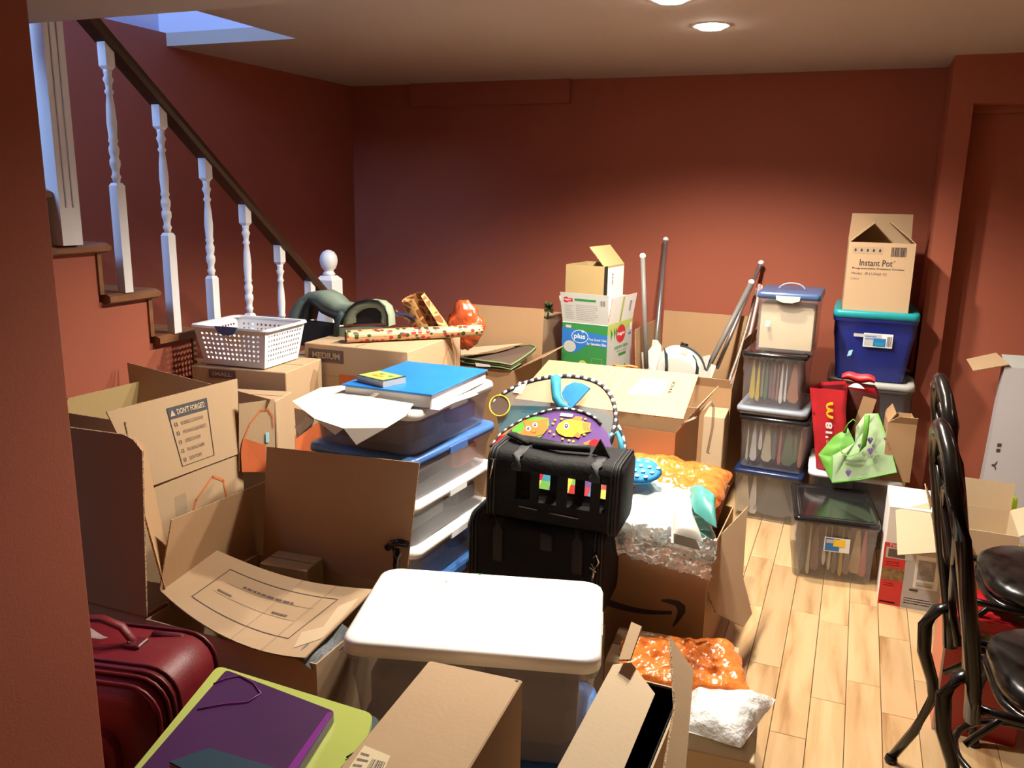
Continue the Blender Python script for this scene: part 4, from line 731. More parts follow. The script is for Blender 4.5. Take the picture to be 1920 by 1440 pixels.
for q in (((775,765), (870,735), (885,727), (880,738)), ((775,768), (850,752), (885,742), (875,752))):
    z_ = ZL+.004; 
b.grid(lambda u, v: V((-1.275+.10*u, 2.30+.30*v, ZL+.003+.012*math.sin(3*v+2*u)*u*v)), 6, 8, M['pwht']); tag(b.obj('sheet_of_paper', None, loc=(-1.22, 2.45, ZL)), 'loose white sheet beside the blue pad on the top bin', 'paper', 'papers on the stack')

# ================================================================ LEFT BOXES
# DON'T FORGET moving box: right panel in the plane X=-1.9
X1 = -1.90; zh = .655
root, fc, ff, T = cbox("open moving box with DON'T FORGET checklist flap facing right", -2.12, 2.0, 0, .44, .46, zh, 0, M['card'], {'f': (.23, 6, .0)}, open_=True)
fl_ = [(-1.8950,1.7889,0.6672), (-1.8950,2.2136,0.6567), (-1.9050,2.2326,0.9141), (-1.9050,1.6899,0.9269)]
panel(root, fl_, M['card'], .0045)
f = FQ(*fl_); b = MB(); u0, u1 = .385, .715
frame_rect(b, f, u0, .10, u1-u0, .76, .006, M['ink']); rect(b, f, u0, .715, u1-u0, .145, M['slateink'] if 'slateink' in M else mat('slate_print', (.07, .07, .085), .8), .0011)
text(b, f, "DON'T FORGET:", u0+.07, .752, .235, .075, M['card3'], .0022, bold=.03); b2 = [(u0+.015, .75), (u0+.055, .75), (u0+.035, .83)]; poly(b, f, b2, M['card3'], .002)
for i, s_ in enumerate(('BUBBLE CUSHION', 'MOVING BLANKETS', 'STRETCH FILM', 'PACKING PAPER', 'DISH FOAM')):
    y_ = .615-.115*i; frame_rect(b, f, u0+.03, y_, .022, .045, .004, M['ink']); text(b, f, s_, u0+.085, y_, (.19, .205, .14, .165, .12)[i], .045, M['inkbrown'], .0016)
b.obj('print', root)
f = fc['r']; b = MB(); rr_ = [(.12+.0, .28), (.16, .42), (.23, .56), (.31, .615), (.36, .585), (.375, .50)]; stroke(b, f, rr_, .008, M['hdline']); poly(b, f, [(.0, .0), (.42, .0), (.42, .27), (.14, .30), (.08, .25), (0, .2)], M['hdorange']); rect(b, f, .14, .35, .05, .25, M['tape'], .0008); b.obj('print', root)
panel(root, [(-2.335, 2.21, .655), (-1.90, 2.235, .655), (-1.8387,2.3400,0.8270), (-2.3750,2.1892,0.9330)], M['card2'], .004)      # far flap, seen from inside
panel(root, [(-2.34, 1.80, .655), (-2.34, 2.20, .655), (-2.3300,2.2876,0.8621), (-2.3300,1.9220,0.8669)], M['card4'], .004)
root, *_r = cbox('cardboard moving box with orange bag drawing, behind the checklist box', -2.03, 2.385, 0, .34, .15, .815, 14, M['card'], None, open_=False)
f = F((-1.8680,2.1717,0.6063), (.28, .96, 0), (0, 0, 1)); b = MB()
mb_ = MB(); q = [(-1.8880,2.2111,0.8334), (-1.8348,2.3350,0.8266), (-1.8397,2.3350,0.6493), (-1.8641,2.3100,0.5642), (-1.8880,2.2003,0.5946)]
panel(root, [q[4], q[3], q[2], q[1], q[0]], M['card'], .003, 'side_panel')
fq = FQ(q[4], (-1.8445,2.3350,0.5594), q[1], q[0]); stroke(b, fq, [(.12, .48), (.3, .7), (.58, .87), (.8, .88), (.93, .78), (.95, .62)], .03, M['hdline']); poly(b, fq, [(.05, .0), (.72, .0), (.72, .38), (.1, .5), (.03, .3)], M['hdorange']); rect(b, fq, .72, .42, .1, .14, M['cyan2'], .002); b.obj('print', root)

# near left box C with lit flap panel, tall far flap and left flap
zc = .40
root, fc, ff, T = cbox('large open cardboard box with a printed flap folded over its near half', -1.415, 1.80, 0, .55, .47, zc, 0, M['card'], None)
lp = [(-1.6900,1.6216,0.4590), (-1.6900,1.8461,0.4882), (-1.1651,1.8756,0.4550), (-1.1580,1.5451,0.4250), (-1.4515,1.5574,0.4250)]
b = MB(); A, B_, C_, D_, E_ = [V(p) for p in lp]
CE = (E_-A*.36-D_*.16)/.48
def lit(u, v): return (A*(1-u)**2+CE*2*u*(1-u)+D_*u*u)*(1-v)+(B_*(1-u)+C_*u)*v-V((0, 0, .035*math.sin(math.pi*u)*(v*.8)))
b.grid(lit, 14, 6, M['card']); b.grid(lambda u, v: lit(1-u, v)-V((0, 0, .004)), 14, 6, M['card'])
b.obj('flap', root)
class FG:
    def p(s, u, v, off=.0012): return lit(u, v)+V((0, 0, max(off, .001)))
f = FG(); b = MB()
def seg(u0, v0, u1, v1, w_, mt, off=.0012):
    k = 8
    for i in range(k): stroke(b, f, [(u0+(u1-u0)*i/k, v0+(v1-v0)*i/k), (u0+(u1-u0)*(i+1)/k, v0+(v1-v0)*(i+1)/k)], w_, mt, off)
seg(.17, .80, .86, .80, .008, M['inkbrown']); seg(.15, .20, .80, .20, .008, M['inkbrown']); seg(.17, .80, .15, .20, .006, M['inkbrown']); seg(.86, .80, .80, .20, .006, M['inkbrown'])
seg(.22, .60, .78, .62, .004, M['inkbrown']); seg(.20, .42, .74, .42, .004, M['inkbrown']); seg(.52, .0, .57, 1., .008, M['tape']); seg(.72, .0, .78, 1, .010, M['tape'])
for k in range(22): u_ = .3+.022*k; 
scribble(b, f, .32, .625, .40, .035, 1, M['inkbrown'], 4, .8); scribble(b, f, .22, .445, .1, .035, 1, M['inkbrown'], 6, .8); scribble(b, f, .58, .445, .12, .035, 1, M['inkbrown'], 8, .8)
poly(b, f, [(.88, .1), (.99, .25), (.985, .6), (.97, .85), (.9, .7), (.93, .4), (.84, .3)], M['card3'], .0013); b.obj('print', root)
panel(root, [(-1.685, 2.03, .40), (-1.6850,1.6168,0.4622), (-1.6900,1.6828,0.6433), (-1.6900,2.2493,0.6179)][::-1], M['card2'])
panel(root, [(-1.66, 2.02, .40), (-1.145, 2.02, .40), (-1.1173,2.0600,0.7783), (-1.6576,2.0600,0.7542)], M['card2'])
root1, *_r = cbox('small olive cardboard box inside the large open box at its left', -1.50, 1.955, .006, .16, .10, .44, 4, M['card4'], None, open_=False)
# striped cloth poking out
b = MB(); c = V((-1.1399,1.6397,0.4200)); b.grid(lambda u, v: V((-1.1601,1.5583,0.4100)).lerp(V((-1.1469,1.7246,0.4250)), u)+V((.012*v-.03*(1-v), -.01*(1-v), -.03*v+.01*math.sin(7*u)))+V((0, 0, .006)), 12, 6, M['cloth']); tag(b.obj('striped_cloth', None, loc=c), 'grey striped cloth poking out at the right of the printed flap', 'cloth')
# black buckle hanging on the far flap
L = V((-1.1760,2.0300,0.5025)); bu = thing('strap_buckle', 'black plastic buckle with grey strap in front of the dark far flap', 'buckle', L)
b = MB(); b.tube([(-1.2104,2.0300,0.5080), (-1.1938,2.0300,0.5263), (-1.1666,2.0300,0.5347), (-1.1399,2.0300,0.5311)], .011, M['pblack'], 8); b.tube([(-1.1813,2.0300,0.5134), (-1.1782,2.0300,0.4765), (-1.1861,2.0300,0.4322)], .012, M['pblack'], 8, flat=.5); b.obj('hook', bu)
b = MB(); b.tube([(-1.1548,2.0150,0.5109), (-1.1659,2.0150,0.4852), (-1.1682,2.0150,0.4474)], .004, M['silver'], 6); b.obj('pin', bu)

# near far-left box: two standing panels behind the suitcase
root, fc, ff, T = cbox('dark cardboard box with two tall upright flaps behind the red suitcase', -1.90, 1.665, 0, .38, .16, .40, 0, M['card2'], None)
panel(root, [(-2.09, 1.582, .395), (-1.705, 1.582, .395), (-1.6650,1.5750,0.8767), (-1.6911,1.5750,0.9034), (-1.7228,1.5750,0.9137), (-1.9359,1.5750,0.9089)], M['card2'], .005)
panel(root, [(-1.70, 1.62, .39), (-1.705, 1.73, .39), (-1.8351,1.7300,0.8270), (-1.8013,1.6600,0.8706), (-1.6992,1.6100,0.8885)], M['card2'], .005)

# ================================================================ RED SUITCASE
T = frame(-1.565, 1.335, 0, 11.8); w, d, h = .44, .24, .475; su = thing('suitcase', 'red soft suitcase with carry handle at the lower left by the partition wall', 'suitcase', T((0, 0, 0)))
def rring(y, ins=0, z0=0.0, r=.075):
    pts = [(a, c) for a, c in rr(w-2*ins, h-2*ins, r, 5)]; return [T((a, y, c+h/2)) for a, c in pts]
b = MB(); b.loft([rring(-d/2+.03, .0), rring(-d/2+.055, 0), rring(0, -.003), rring(d/2-.03, 0), rring(d/2, .025)][::-1], M['red'], True, True, True); b.obj('shell', su)
b = MB(); b.loft([rring(-d/2-.035, .05), rring(-d/2-.028, .035), rring(-d/2+.0, .018), rring(-d/2+.028, .006)][::-1], M['red'], True, True, True); fpn = b.obj('front_panel', su)
for yy, ins, mt in ((-d/2+.030, -.002, M['dred']), (-d/2+.018, .004, M['red']), (-d/2+.052, -.003, M['dred']), (-d/2-.004, .014, M['red']), (d/2-.028, -.003, M['dred'])):
    b = MB(); b.tube(rring(yy, ins), .0045, mt, 6, closed=True, up=T((0, 1, 0))-T((0, 0, 0))); b.obj('piping', su)
b = MB(); fr = F(T((-.16, -d/2-.036, .05)), T((1, 0, 0))-T((0, 0, 0)), (0, 0, 1)); b.loft([[fr.p(a+.15, c+.17, o_) for a, c in rr(.27, .30, .05)] for o_ in (0, .022)]+[[fr.p(a*.9+.15, c*.9+.17, .03) for a, c in rr(.27, .30, .05)]], M['red'], False, True, False); b.obj('pocket', su)
b = MB(); b.tube([T((x_, .01, h+z_)) for x_, z_ in ((-.13, .0), (-.12, .03), (-.08, .055), (-.02, .06), (.03, .045), (.055, .015), (.06, .0))], .013, M['red'], 8, flat=.6); hdl = b.obj('handle', su)
b = MB(); b.box((.045, -.012, h-.006), (.085, .032, h+.012), M['dred'], T, .003); b.tube([T((.055, .0, h+.013)), T((.056, .0, h+.016))], .005, M['steel'], 8); b.obj('handle_mount', hdl)
b = MB(); b.box((-.15, -.085, h+.002), (-.07, -.05, h+.022), M['pblack'], T, .004); b.obj('zip_lock', su)
b = MB(); b.tube([T((.03, -d/2-.06, .20)), T((.025, -d/2-.068, .12))], .005, M['steel'], 6); b.obj('zip_pull', fpn)
b = MB(); b.tube([T((.075, .06, h-.0)), T((.14, .075, h-.006)), T((.19, .06, h-.04))], .012, M['dred'], 6); b.obj('rear_handle', su)
b = MB(); b.grid(lambda u, v: T((-.12+.1*u, -.0+.03*v, h+.012+.012*math.sin(5*u)*v)), 6, 4, M['film']); b.obj('luggage_tag', su)
# crumpled clear film at the bottom edge
b = MB(); c = V((-1.14, 1.02, .24)); b.grid(lambda u, v: c+V(((u-.5)*.12, (v-.5)*.10, .05*math.sin(math.pi*u)*math.sin(math.pi*v)+.02*noise.noise(V((u*6, v*6, 1))))), 12, 12, M['bubble']); tag(b.obj('crumpled_film', None, loc=c), 'crumpled clear film between the suitcase and the purple folder', 'film')

# ================================================================ FOREGROUND
# big clear tub with white lid on a blue-lidded tub
TX, TY, yw = -.785, 1.765, 15.5
root, T, lo = tub('storage_tub', 'wide storage tub with blue lid under the big white-lidded tub', TX+.01, TY-.02, 0, .60, .42, .235, yw+2, M['clearm'], M['pblue'], .90, 'storage tubs in the middle', lh=.03, r=.05)
root, T, lo = tub('storage_tub', 'big clear storage tub with bright white lid in the foreground', TX, TY, .237, .605, .405, .293, yw, M['clearm'], M['pwhite'], .86, 'storage tubs in the middle', lh=.034, r=.045)
b = MB(); f = F(T((-.30, -.20, .293)), T((1, 0, 0))-T((0, 0, 0)), T((0, 1, 0))-T((0, 0, 0)))
text(b, f, 'Baby & 3-6 mths', .085, .352, .05, .007, M['hgreen'], -.0055); text(b, f, 'clothes & shoes', .145, .345, .07, .008, M['hgreen'], -.0055); poly(b, f, [(.255, .398), (.275, .396), (.267, .388)], M['hgreen'], .0006); b.obj('writing', root)
b = MB(); b.box((-.25, -.15, .010), (.0, .15, .20), M['inkgrey'], T, .03); tag(b.obj('folded_clothes', None, loc=T((-.1, 0, .01))), 'grey folded clothes on the left inside the big white-lidded tub', 'clothes', 'contents of the big white-lidded tub')
b = MB(); b.box((.01, -.15, .010), (.25, .15, .15), M['inkbrown'], T, .03); tag(b.obj('folded_clothes', None, loc=T((.1, 0, .01))), 'brown folded clothes on the right inside the big white-lidded tub', 'clothes', 'contents of the big white-lidded tub')
# lime board / purple folder / book, resting on a hidden box
cbox('dark cardboard box supporting the purple and lime folders', -.955, 1.12, 0, .30, .24, .53, 4, M['card2'], None, open_=False)
def slab(label, name, cat, pts, z, t, mt, grp=None, r=.02):
    P_ = [V(p) for p in pts]; L = sum(P_, V((0, 0, 0)))/len(P_); out = []
    for i, p in enumerate(P_):
        a, c = P_[i-1], P_[(i+1) % len(P_)]; ra = min(r, (a-p).length*.4, (c-p).length*.4)
        for k in range(5):
            s_ = k/4; q0 = p+(a-p).normalized()*ra; q1 = p+(c-p).normalized()*ra; out.append((q0.lerp(p, s_)).lerp(p.lerp(q1, s_), s_))
    b = MB(); b.loft([[q-V((0, 0, t)) for q in out], [q for q in out]], mt, True, True, False)
    return out, b, L
out, b, L = slab('', '', '', [(-1.1857,1.2779,0.5450), (-1.0906,0.9548,0.5450), (-1.08, .90, .545), (-.70, .93, .545), (-0.7403,1.1446,0.5450), (-0.7915,1.2654,0.5450)], 0, .012, M['lime'])
lf = thing('lime_folder', 'lime green plastic case with dark rim under the purple folder', 'folder', L, 'stationery at the bottom left'); b.obj('cover', lf)
b = MB(); rim_ = [q+V((0, 0, -.014)) for q in out]; cc = L; b.loft([[q+(q-cc).normalized()*.012-V((0, 0, .022)) for q in rim_], [q+(q-cc).normalized()*.014 for q in rim_]], M['slate'], True, True, False); b.obj('rim', lf)
b = MB(); b.tube([(-0.7570,1.1013,0.5480), (-0.7560,1.1253,0.5480), (-0.7603,1.1443,0.5480), (-0.7644,1.1296,0.5480)], .0018, M['ink'], 6); b.obj('elastic', lf)
out, b, L = slab('', '', '', [(-1.1337,1.2456,0.5660), (-1.0578,0.9392,0.5660), (-1.06, .90, .566), (-.80, .92, .566), (-0.8110,1.0519,0.5660), (-0.8460,1.2150,0.5660)], 0, .018, M['purple'], r=.01)
pf = thing('purple_folder', 'dark purple document folder with elastic cord lying on the lime case', 'folder', L, 'stationery at the bottom left'); b.obj('cover', pf)
b = MB(); b.prism([(-0.8554,1.2039,0.5680), (-0.8480,1.2109,0.5680), (-0.8127,1.0483,0.5680), (-0.8262,1.0424,0.5680)][::-1], .0018, M['purple2']); b.obj('spine', pf)
b = MB(); b.tube([(-1.1205,1.1925,0.5680), (-1.1091,1.2185,0.5680), (-1.0908,1.2372,0.5680), (-1.0497,1.2280,0.5680), (-1.0120,1.2039,0.5680), (-1.0163,1.1707,0.5680), (-1.0539,1.1463,0.5680), (-1.0886,1.1121,0.5680)], .0014, M['purple2'], 6); b.obj('elastic', pf)
q = [(-0.9641,1.0056,0.5920), (-0.8224,1.0097,0.5920), (-.86, .93, .592), (-1.0, .95, .592)]; P_ = [V(p) for p in q]; L = sum(P_, V((0, 0, 0)))/4
bo = thing('book', 'worn dark teal book at the bottom edge on the purple folder', 'book', L, 'stationery at the bottom left')
b = MB(); b.prism(P_[::-1] if (P_[1]-P_[0]).cross(P_[2]-P_[0]).z < 0 else P_, .003, M['navyb']); b.obj('cover', bo)
b = MB(); b.prism([p-V((0, 0, .003)) for p in (P_[::-1] if (P_[1]-P_[0]).cross(P_[2]-P_[0]).z < 0 else P_)], .019, M['paper']); b.obj('pages', bo)
# foreground closed box
x1, y1 = V((-0.5215,1.4115,0.6000)), V((-0.7070,1.3989,0.6000))
root, fc, ff, T = cbox('long closed cardboard box with shipping label in the foreground', -.625, 1.15, 0, .205, .52, .598, 3, M['card'], None, open_=False, closed_seam=False)
f = fc['t']; b = MB()
fq = FQ((-0.7027,1.0212,0.5985), (-0.6448,1.0465,0.5985), (-0.6589,1.1051,0.5985), (-0.7151,1.1117,0.5985)); b = MB(); rect(b, fq, 0, 0, 1, 1, M['manila'], .0008); barcode(b, fq, .5, .3, .45, .4, M['ink'], 12); scribble(b, fq, .06, .2, .36, .7, 4, M['inkbrown'], 3, .4); b.obj('label', root)
b = MB(); f = fc['r']; rect(b, f, .30, .35, .03, .04, M['hgrey']); disc(b, fc['t'], .195, .512, .004, .003, M['ink'], .001); b.obj('sticker', root)
# foreground open box with pale flap and upright corrugated flap
root, fc, ff, T = cbox('tall foreground box with black interior, pale left flap and thin upright flap', -.280, 1.30, 0, .09, .42, .60, -1, M['card3'], None)
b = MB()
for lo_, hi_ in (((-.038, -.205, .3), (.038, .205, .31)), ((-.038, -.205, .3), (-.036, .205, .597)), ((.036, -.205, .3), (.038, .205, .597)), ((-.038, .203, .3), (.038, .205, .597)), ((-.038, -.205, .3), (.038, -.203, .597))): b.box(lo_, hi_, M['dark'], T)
b.obj('lining', root)  # near-black inner sheets stand in for the shade inside the open box
panel(root, [(-0.3760,1.5057,0.6250), (-0.3470,1.5367,0.6150), (-0.2804,1.4654,0.6030), (-0.2799,1.2243,0.6030), (-0.2718,1.1513,0.6030), (-0.3748,1.0970,0.6100), (-0.3786,1.1713,0.6150)][::-1], M['card3'], .004)
panel(root, [(-0.3669,1.6200,0.6536), (-0.3431,1.6000,0.6666), (-0.3377,1.5000,0.6376), (-0.3640,1.5000,0.6394)], M['card'], .004)
panel(root, [(-0.2486,1.4600,0.7441), (-0.2145,1.4400,0.6801), (-0.1567,1.1200,0.7188), (-0.1488,1.0500,0.7186), (-0.1693,1.0000,0.7492), (-0.1780,1.0600,0.7542), (-0.2130,1.2500,0.7215)][::-1], M['card'], .005)
# low box carrying orange film and bubble bag
FB = frame(*(-0.1108,1.9135,0.1900)[:2], 0, 4)((-.21, .135, 0))
cbox('plain low cardboard box behind the taped one, under the orange film', -.40, 2.345, 0, .38, .22, .185, 4, M['card'], None, open_=False)
root, fc, ff, T = cbox('low cardboard box with clear tape under the orange film at the right foreground', FB[0], FB[1], 0, .42, .27, .19, 4, M['card3'], None, open_=False, tape=True)
f = fc['t']; b = MB(); rect(b, f, .27, .07, .005, .05, M['ink']); rect(b, f, .25, .10, .03, .005, M['ink']); b.obj('print', root)
b = MB(); q = [(-0.5172,2.1528,0.2000), (-0.3116,2.1061,0.2000), (-0.1492,2.1780,0.2000), (-0.2380,2.5150,0.2000)]; pillow(b, [(-0.5142,2.1301,0.2000), (-0.1465,2.1792,0.2000), (-0.2434,2.4596,0.2000), (-0.5613,2.3346,0.2000)], .03, M['orange'], 50, .012, 26, 2, 6)
tag(b.obj('orange_film', None, loc=V((-0.3566,2.2611,0.2000))), 'crumpled bright orange plastic film in the right foreground', 'film', 'orange plastic bags')
b = MB(); pillow(b, [(-0.2834,1.9102,0.2350), (-0.1449,1.9026,0.2350), (-0.0858,2.1478,0.2350), (-0.3082,2.0763,0.2350)], .045, M['bubble'], 30, .009, 18, 5, 4)
tag(b.obj('bubble_bag', None, loc=V((-0.2014,2.0272,0.2300))), 'white bubble plastic bag in front of the orange film', 'bag', 'clear plastic bags')
b = MB()
for k in range(5): b.prism([V((-0.2943,2.0135,0.2050))+V((0, -.006*k, .004*k)), V((-0.1462,1.9815,0.2050))+V((0, -.006*k, .004*k)), V((-0.1427,2.0066,0.2050))+V((0, -.006*k, .004*k)), V((-0.3011,2.0491,0.2050))+V((0, -.006*k, .004*k))], .003, M['hgrey'] if k % 2 else M['cyan2'])
tag(b.obj('zip_bag', None, loc=V((-0.2230,1.9997,0.2100))), 'folded blue-edged zip bags under the white bubble bag', 'bag', 'clear plastic bags')
# arrow carton and its bags
root, fc, ff, T = cbox('cardboard box with curved black arrow, plastic bags heaped on top', -.505, 2.80, 0, .33, .50, .425, -1, M['card2'], {}, open_=True)
f = fc['f']; b = MB(); w = .33
def pj(x_, y_): return x_, y_
tl, br = V((-0.6682,2.5500,0.2602)), V((-0.3314,2.5500,0.1413))
def fu(px_, py_): return (px_-1140)/(1325-1140)*.33, .0
pts_t, pts_b = [], []
for i in range(13):
    u = i/12; cx_ = .0+.225*u; cy_ = .225-.030*math.sin(math.pi*(.25+.62*u))+.0*u; th = .013*(1-.55*u)
    pts_t.append((cx_, cy_+th)); pts_b.append((cx_, cy_-th))
for i in range(12): poly(b, f, [pts_b[i], pts_b[i+1], pts_t[i+1], pts_t[i]], M['ink'])
ar = [(a+.022, c+.02) for a, c in ((.165, .232), (.19, .240), (.225, .240), (.245, .228), (.247, .205), (.232, .175), (.213, .145), (.208, .148), (.218, .178), (.222, .205), (.213, .220), (.190, .224), (.166, .226))]
for i in range(6): poly(b, f, [ar[i], ar[i+1], ar[-2-i], ar[-1-i]][::-1], M['ink'])
rect(b, f, 0, .0, .33, .0, M['ink']); b.obj('print', root)
panel(root, [(-.338, 2.56, .42), (-0.3300,2.5800,0.2217), (-0.2233,2.7000,0.1377), (-0.1987,2.7800,0.1532), (-0.2099,2.8000,0.2849), (-0.3336,3.0000,0.3907), (-.335, 3.04, .42)], M['card'], .004)
b = MB(); pillow(b, [(-0.6776,2.6740,0.5200), (-0.3536,2.7453,0.5000), (-0.3707,3.2062,0.5000), (-0.7931,3.1350,0.5400)], .06, M['orange'], 50, .016, 17, 4, 4, under=.05)
tag(b.obj('orange_sack', None, loc=V((-0.5116,3.0575,0.5000))), 'big glossy orange sack on the arrow box behind the bubble wrap', 'bag', 'orange plastic bags')
b = MB(); pillow(b, [(-0.6490,2.5118,0.4700), (-0.3165,2.5310,0.4500), (-0.4221,2.9405,0.5000), (-0.7148,2.8473,0.5200)], .075, M['aqua'], 44, .016, 16, 8, 3, under=.03)
tag(b.obj('aqua_parcel', None, loc=V((-0.5213,2.6411,0.5000))), 'pale aqua and white film-wrapped parcel on the arrow box', 'parcel', 'clear plastic bags')
b = MB(); q0, q1 = V((-0.6429,2.5000,0.4106)), V((-0.3277,2.5000,0.3745)); q2, q3 = V((-0.3152,2.4902,0.5200)), V((-0.6233,2.4047,0.5600))
b.grid(lambda u, v: (q0*(1-u)+q1*u)*(1-v)+(q3*(1-u)+q2*u)*v+V((0, -.02, .0))*math.sin(math.pi*v)+V((noise.noise(V((u*9, v*6, 1))), noise.noise(V((u*9, v*6, 5))), noise.noise(V((u*12, v*8, 9)))))*.016+V((noise.noise(V((u*40, v*26, 1))), noise.noise(V((u*38, v*26, 5))), noise.noise(V((u*42, v*28, 9)))))*.010, 70, 36, M['bubble'])
tag(b.obj('bubble_wrap', None, loc=q0), 'shiny clear bubble wrap hanging over the front of the arrow box', 'bubble wrap', 'clear plastic bags')
b = MB(); pillow(b, [(-0.4139,2.2820,0.6000), (-0.3284,2.2842,0.5900), (-0.3792,2.4092,0.6000), (-0.4418,2.4137,0.6100)], .03, M['bath'], 16, .003, 9, 2, 3, under=.03); tag(b.obj('white_toy', None, loc=V((-0.3901,2.3894,0.5800))), 'rounded white plastic item inside the clear wrap', 'toy')
b = MB(); pillow(b, [(-0.4077,2.5790,0.5600), (-0.3223,2.5267,0.5400), (-0.3716,2.7578,0.5500), (-0.4617,2.7704,0.5700)], .05, M['teal'], 20, .008, 14, 6, 3, under=.05); tag(b.obj('teal_cloth', None, loc=V((-0.3923,2.6948,0.5400))), 'teal cloth bundle between the orange sack and aqua parcel', 'cloth')
# ================================================================ SOFT PET CARRIERS
def carrier(label, x, y, z0, yaw, w, d, h, windows, both_ends, rolls=True, tilt=0):
    T0 = frame(x, y, z0, yaw)
    tm = Matrix.Rotation(R(tilt), 3, 'Y'); T = lambda p: T0(tm @ V(p))
    root = thing('pet_carrier', label, 'pet carrier', (x, y, z0), 'black soft pet carriers'); r = .035
    ring = lambda x_, s_=1: [T((x_, a*s_, h/2+c*s_)) for a, c in rr(d, h, r, 4)]
    b = MB(); b.loft([ring(-w/2, .88), ring(-w/2+.012, 1), ring(-w/2+.035, 1.0)], M['black'], True, False, True); b.obj('end_panel', root)
    b = MB(); b.loft([ring(w/2-.035, 1), ring(w/2-.012, 1.0), ring(w/2, .88)], M['black'], False, True, True); b.obj('end_panel', root)
    e = .035
    b = MB(); hh_ = .30 if windows else .2; z_lo, z_hi = (h*.34, h*.76) if windows else (h*.5, h*.5)
    n_ = 4
    top = [(-d/2, z_hi), (-d/2, h-r)]+[(-d/2+r-r*math.cos(R(90*k/n_)), h-r+r*math.sin(R(90*k/n_))) for k in range(1, n_+1)]; top += [(-a, c) for a, c in top[::-1]]
    bot = [(-a, c) for a, c in [(-d/2, z_lo), (-d/2, r)]+[(-d/2+r-r*math.cos(R(90*k/n_)), r-r*math.sin(R(90*k/n_))) for k in range(1, n_+1)]]; bot = [(-a, c) for a, c in bot]; bot += [(-a, c) for a, c in bot[::-1]]; bot = [(a, min(c, r) if (windows and a > 0) else c) for a, c in bot]
    for pr_, nm in ((top, 'top_panel'), (bot, 'base_panel')):
        b = MB(); sg = lambda x_: 1-.0*x_
        b.loft([[T((x_, a, c-(.008 if nm == 'top_panel' and abs(x_) < .1 else 0)*(c > h*.8))) for a, c in pr_] for x_ in (-w/2+e, -.12, 0, .12, w/2-e)], M['black'], False, False, True, closed=False); b.obj(nm, root)
    if windows:
        xs = [-.5*w+e]+[q for a in windows for q in ((a[0]-.5)*w, (a[1]-.5)*w)]+[.5*w-e]
        for s_ in (-1, 1):
            sp_ = None
            for i in range(0, len(xs)-1, 2):
                b = MB(); b.box((xs[i], s_*d/2-.003, (z_lo if s_ < 0 else r)-.003), (xs[i+1], s_*d/2+.003, z_hi+.003), M['black'], T); sp_ = b.obj('side_panel', root)
            for a in windows:
                b = MB(); b.face([T(q) for q in (((a[0]-.5)*w, s_*d/2, z_lo if s_ < 0 else r), ((a[1]-.5)*w, s_*d/2, z_lo if s_ < 0 else r), ((a[1]-.5)*w, s_*d/2, z_hi), ((a[0]-.5)*w, s_*d/2, z_hi))], M['meshp']); b.obj('mesh_window', sp_)
    for s_ in (-1, 1):
        for k in (.010, .018, .030):
            b = MB(); b.tube(ring(s_*(w/2-k), 1.008), .0032, M['webbing'], 6, closed=True, up=T((1, 0, 0))-T((0, 0, 0))); b.obj('piping', root)
    for q in (-.12, .14):
        b = MB(); b.tube([T((q*w/.45, -d/2-.003, z_hi)), T((q*w/.45, -d/2-.004, h-r)), T((q*w/.45, -d/2+r*.3, h-.004)), T((q*w/.45, 0, h+.004))], .017, M['webbing'], 6, flat=.15); b.obj('strap', root)
    return root, T
cw = .445
lr, T = carrier('black soft pet carrier with chrome clip, lower one behind the white lid', -.845, 2.40, .275, 3, .445, .235, .28, [], True)
b = MB(); b.tube([T((.186, -.122, .20)), T((.200, -.126, .215)), T((.208, -.124, .19)), T((.196, -.128, .17)), T((.186, -.128, .185))], .0035, M['steel'], 6); b.tube([T((.196, -.128, .17)), T((.190, -.128, .13))], .004, M['steel'], 6); b.tube([T((.180, -.128, .172)), T((.202, -.128, .160))], .003, M['steel'], 6); b.obj('clip', lr)
b = MB(); b.tube([T((.04, -.1195, .255)), T((.04, -.12, .20))], .02, M['webbing'], 6, flat=.15); b.obj('webbing_tab', lr)
cbox('cardboard box hidden under the lower black pet carrier', -.86, 2.41, 0, .40, .24, .274, 3, M['card'], None, open_=False)
ur, T = carrier('black soft pet carrier with mesh windows, upper one of the pair', -.800, 2.40, .548, 3, .425, .225, .222, [(.235, .345), (.41, .545), (.62, .79), (.86, .90), (.925, .975)], True, tilt=1.5)
b = MB(); b.tube([T((-.09, -.02, .228)), T((.09, -.02, .240))], .013, M['webbing'], 8); b.obj('carry_handle', ur)
b = MB(); b.prism([T((.10, -.03, .228)), T((.155, -.03, .225)), T((.135, -.025, .255)), T((.12, -.02, .275))], .012, M['black']); b.tube([T((-.10, -.02, .23)), T((-.15, 0, .240)), T((-.18, .03, .236))], .018, M['black'], 8, flat=.4); b.obj('bunched_strap', ur)
b = MB(); b.tube([T((-.19, -.115, .18)), T((-.195, -.117, .195)), T((-.185, -.117, .195)), T((-.19, -.117, .17)), T((-.195, -.118, .13))], .0035, M['steel'], 6); b.obj('clip', ur)
b = MB(); b.tube([T((-.10, -.115, .055)), T((-.04, -.1155, .053))], .002, M['silver'], 6); b.tube([T((.0, -.115, .05)), T((.09, -.1155, .047))], .002, M['silver'], 6); b.obj('zip', ur)

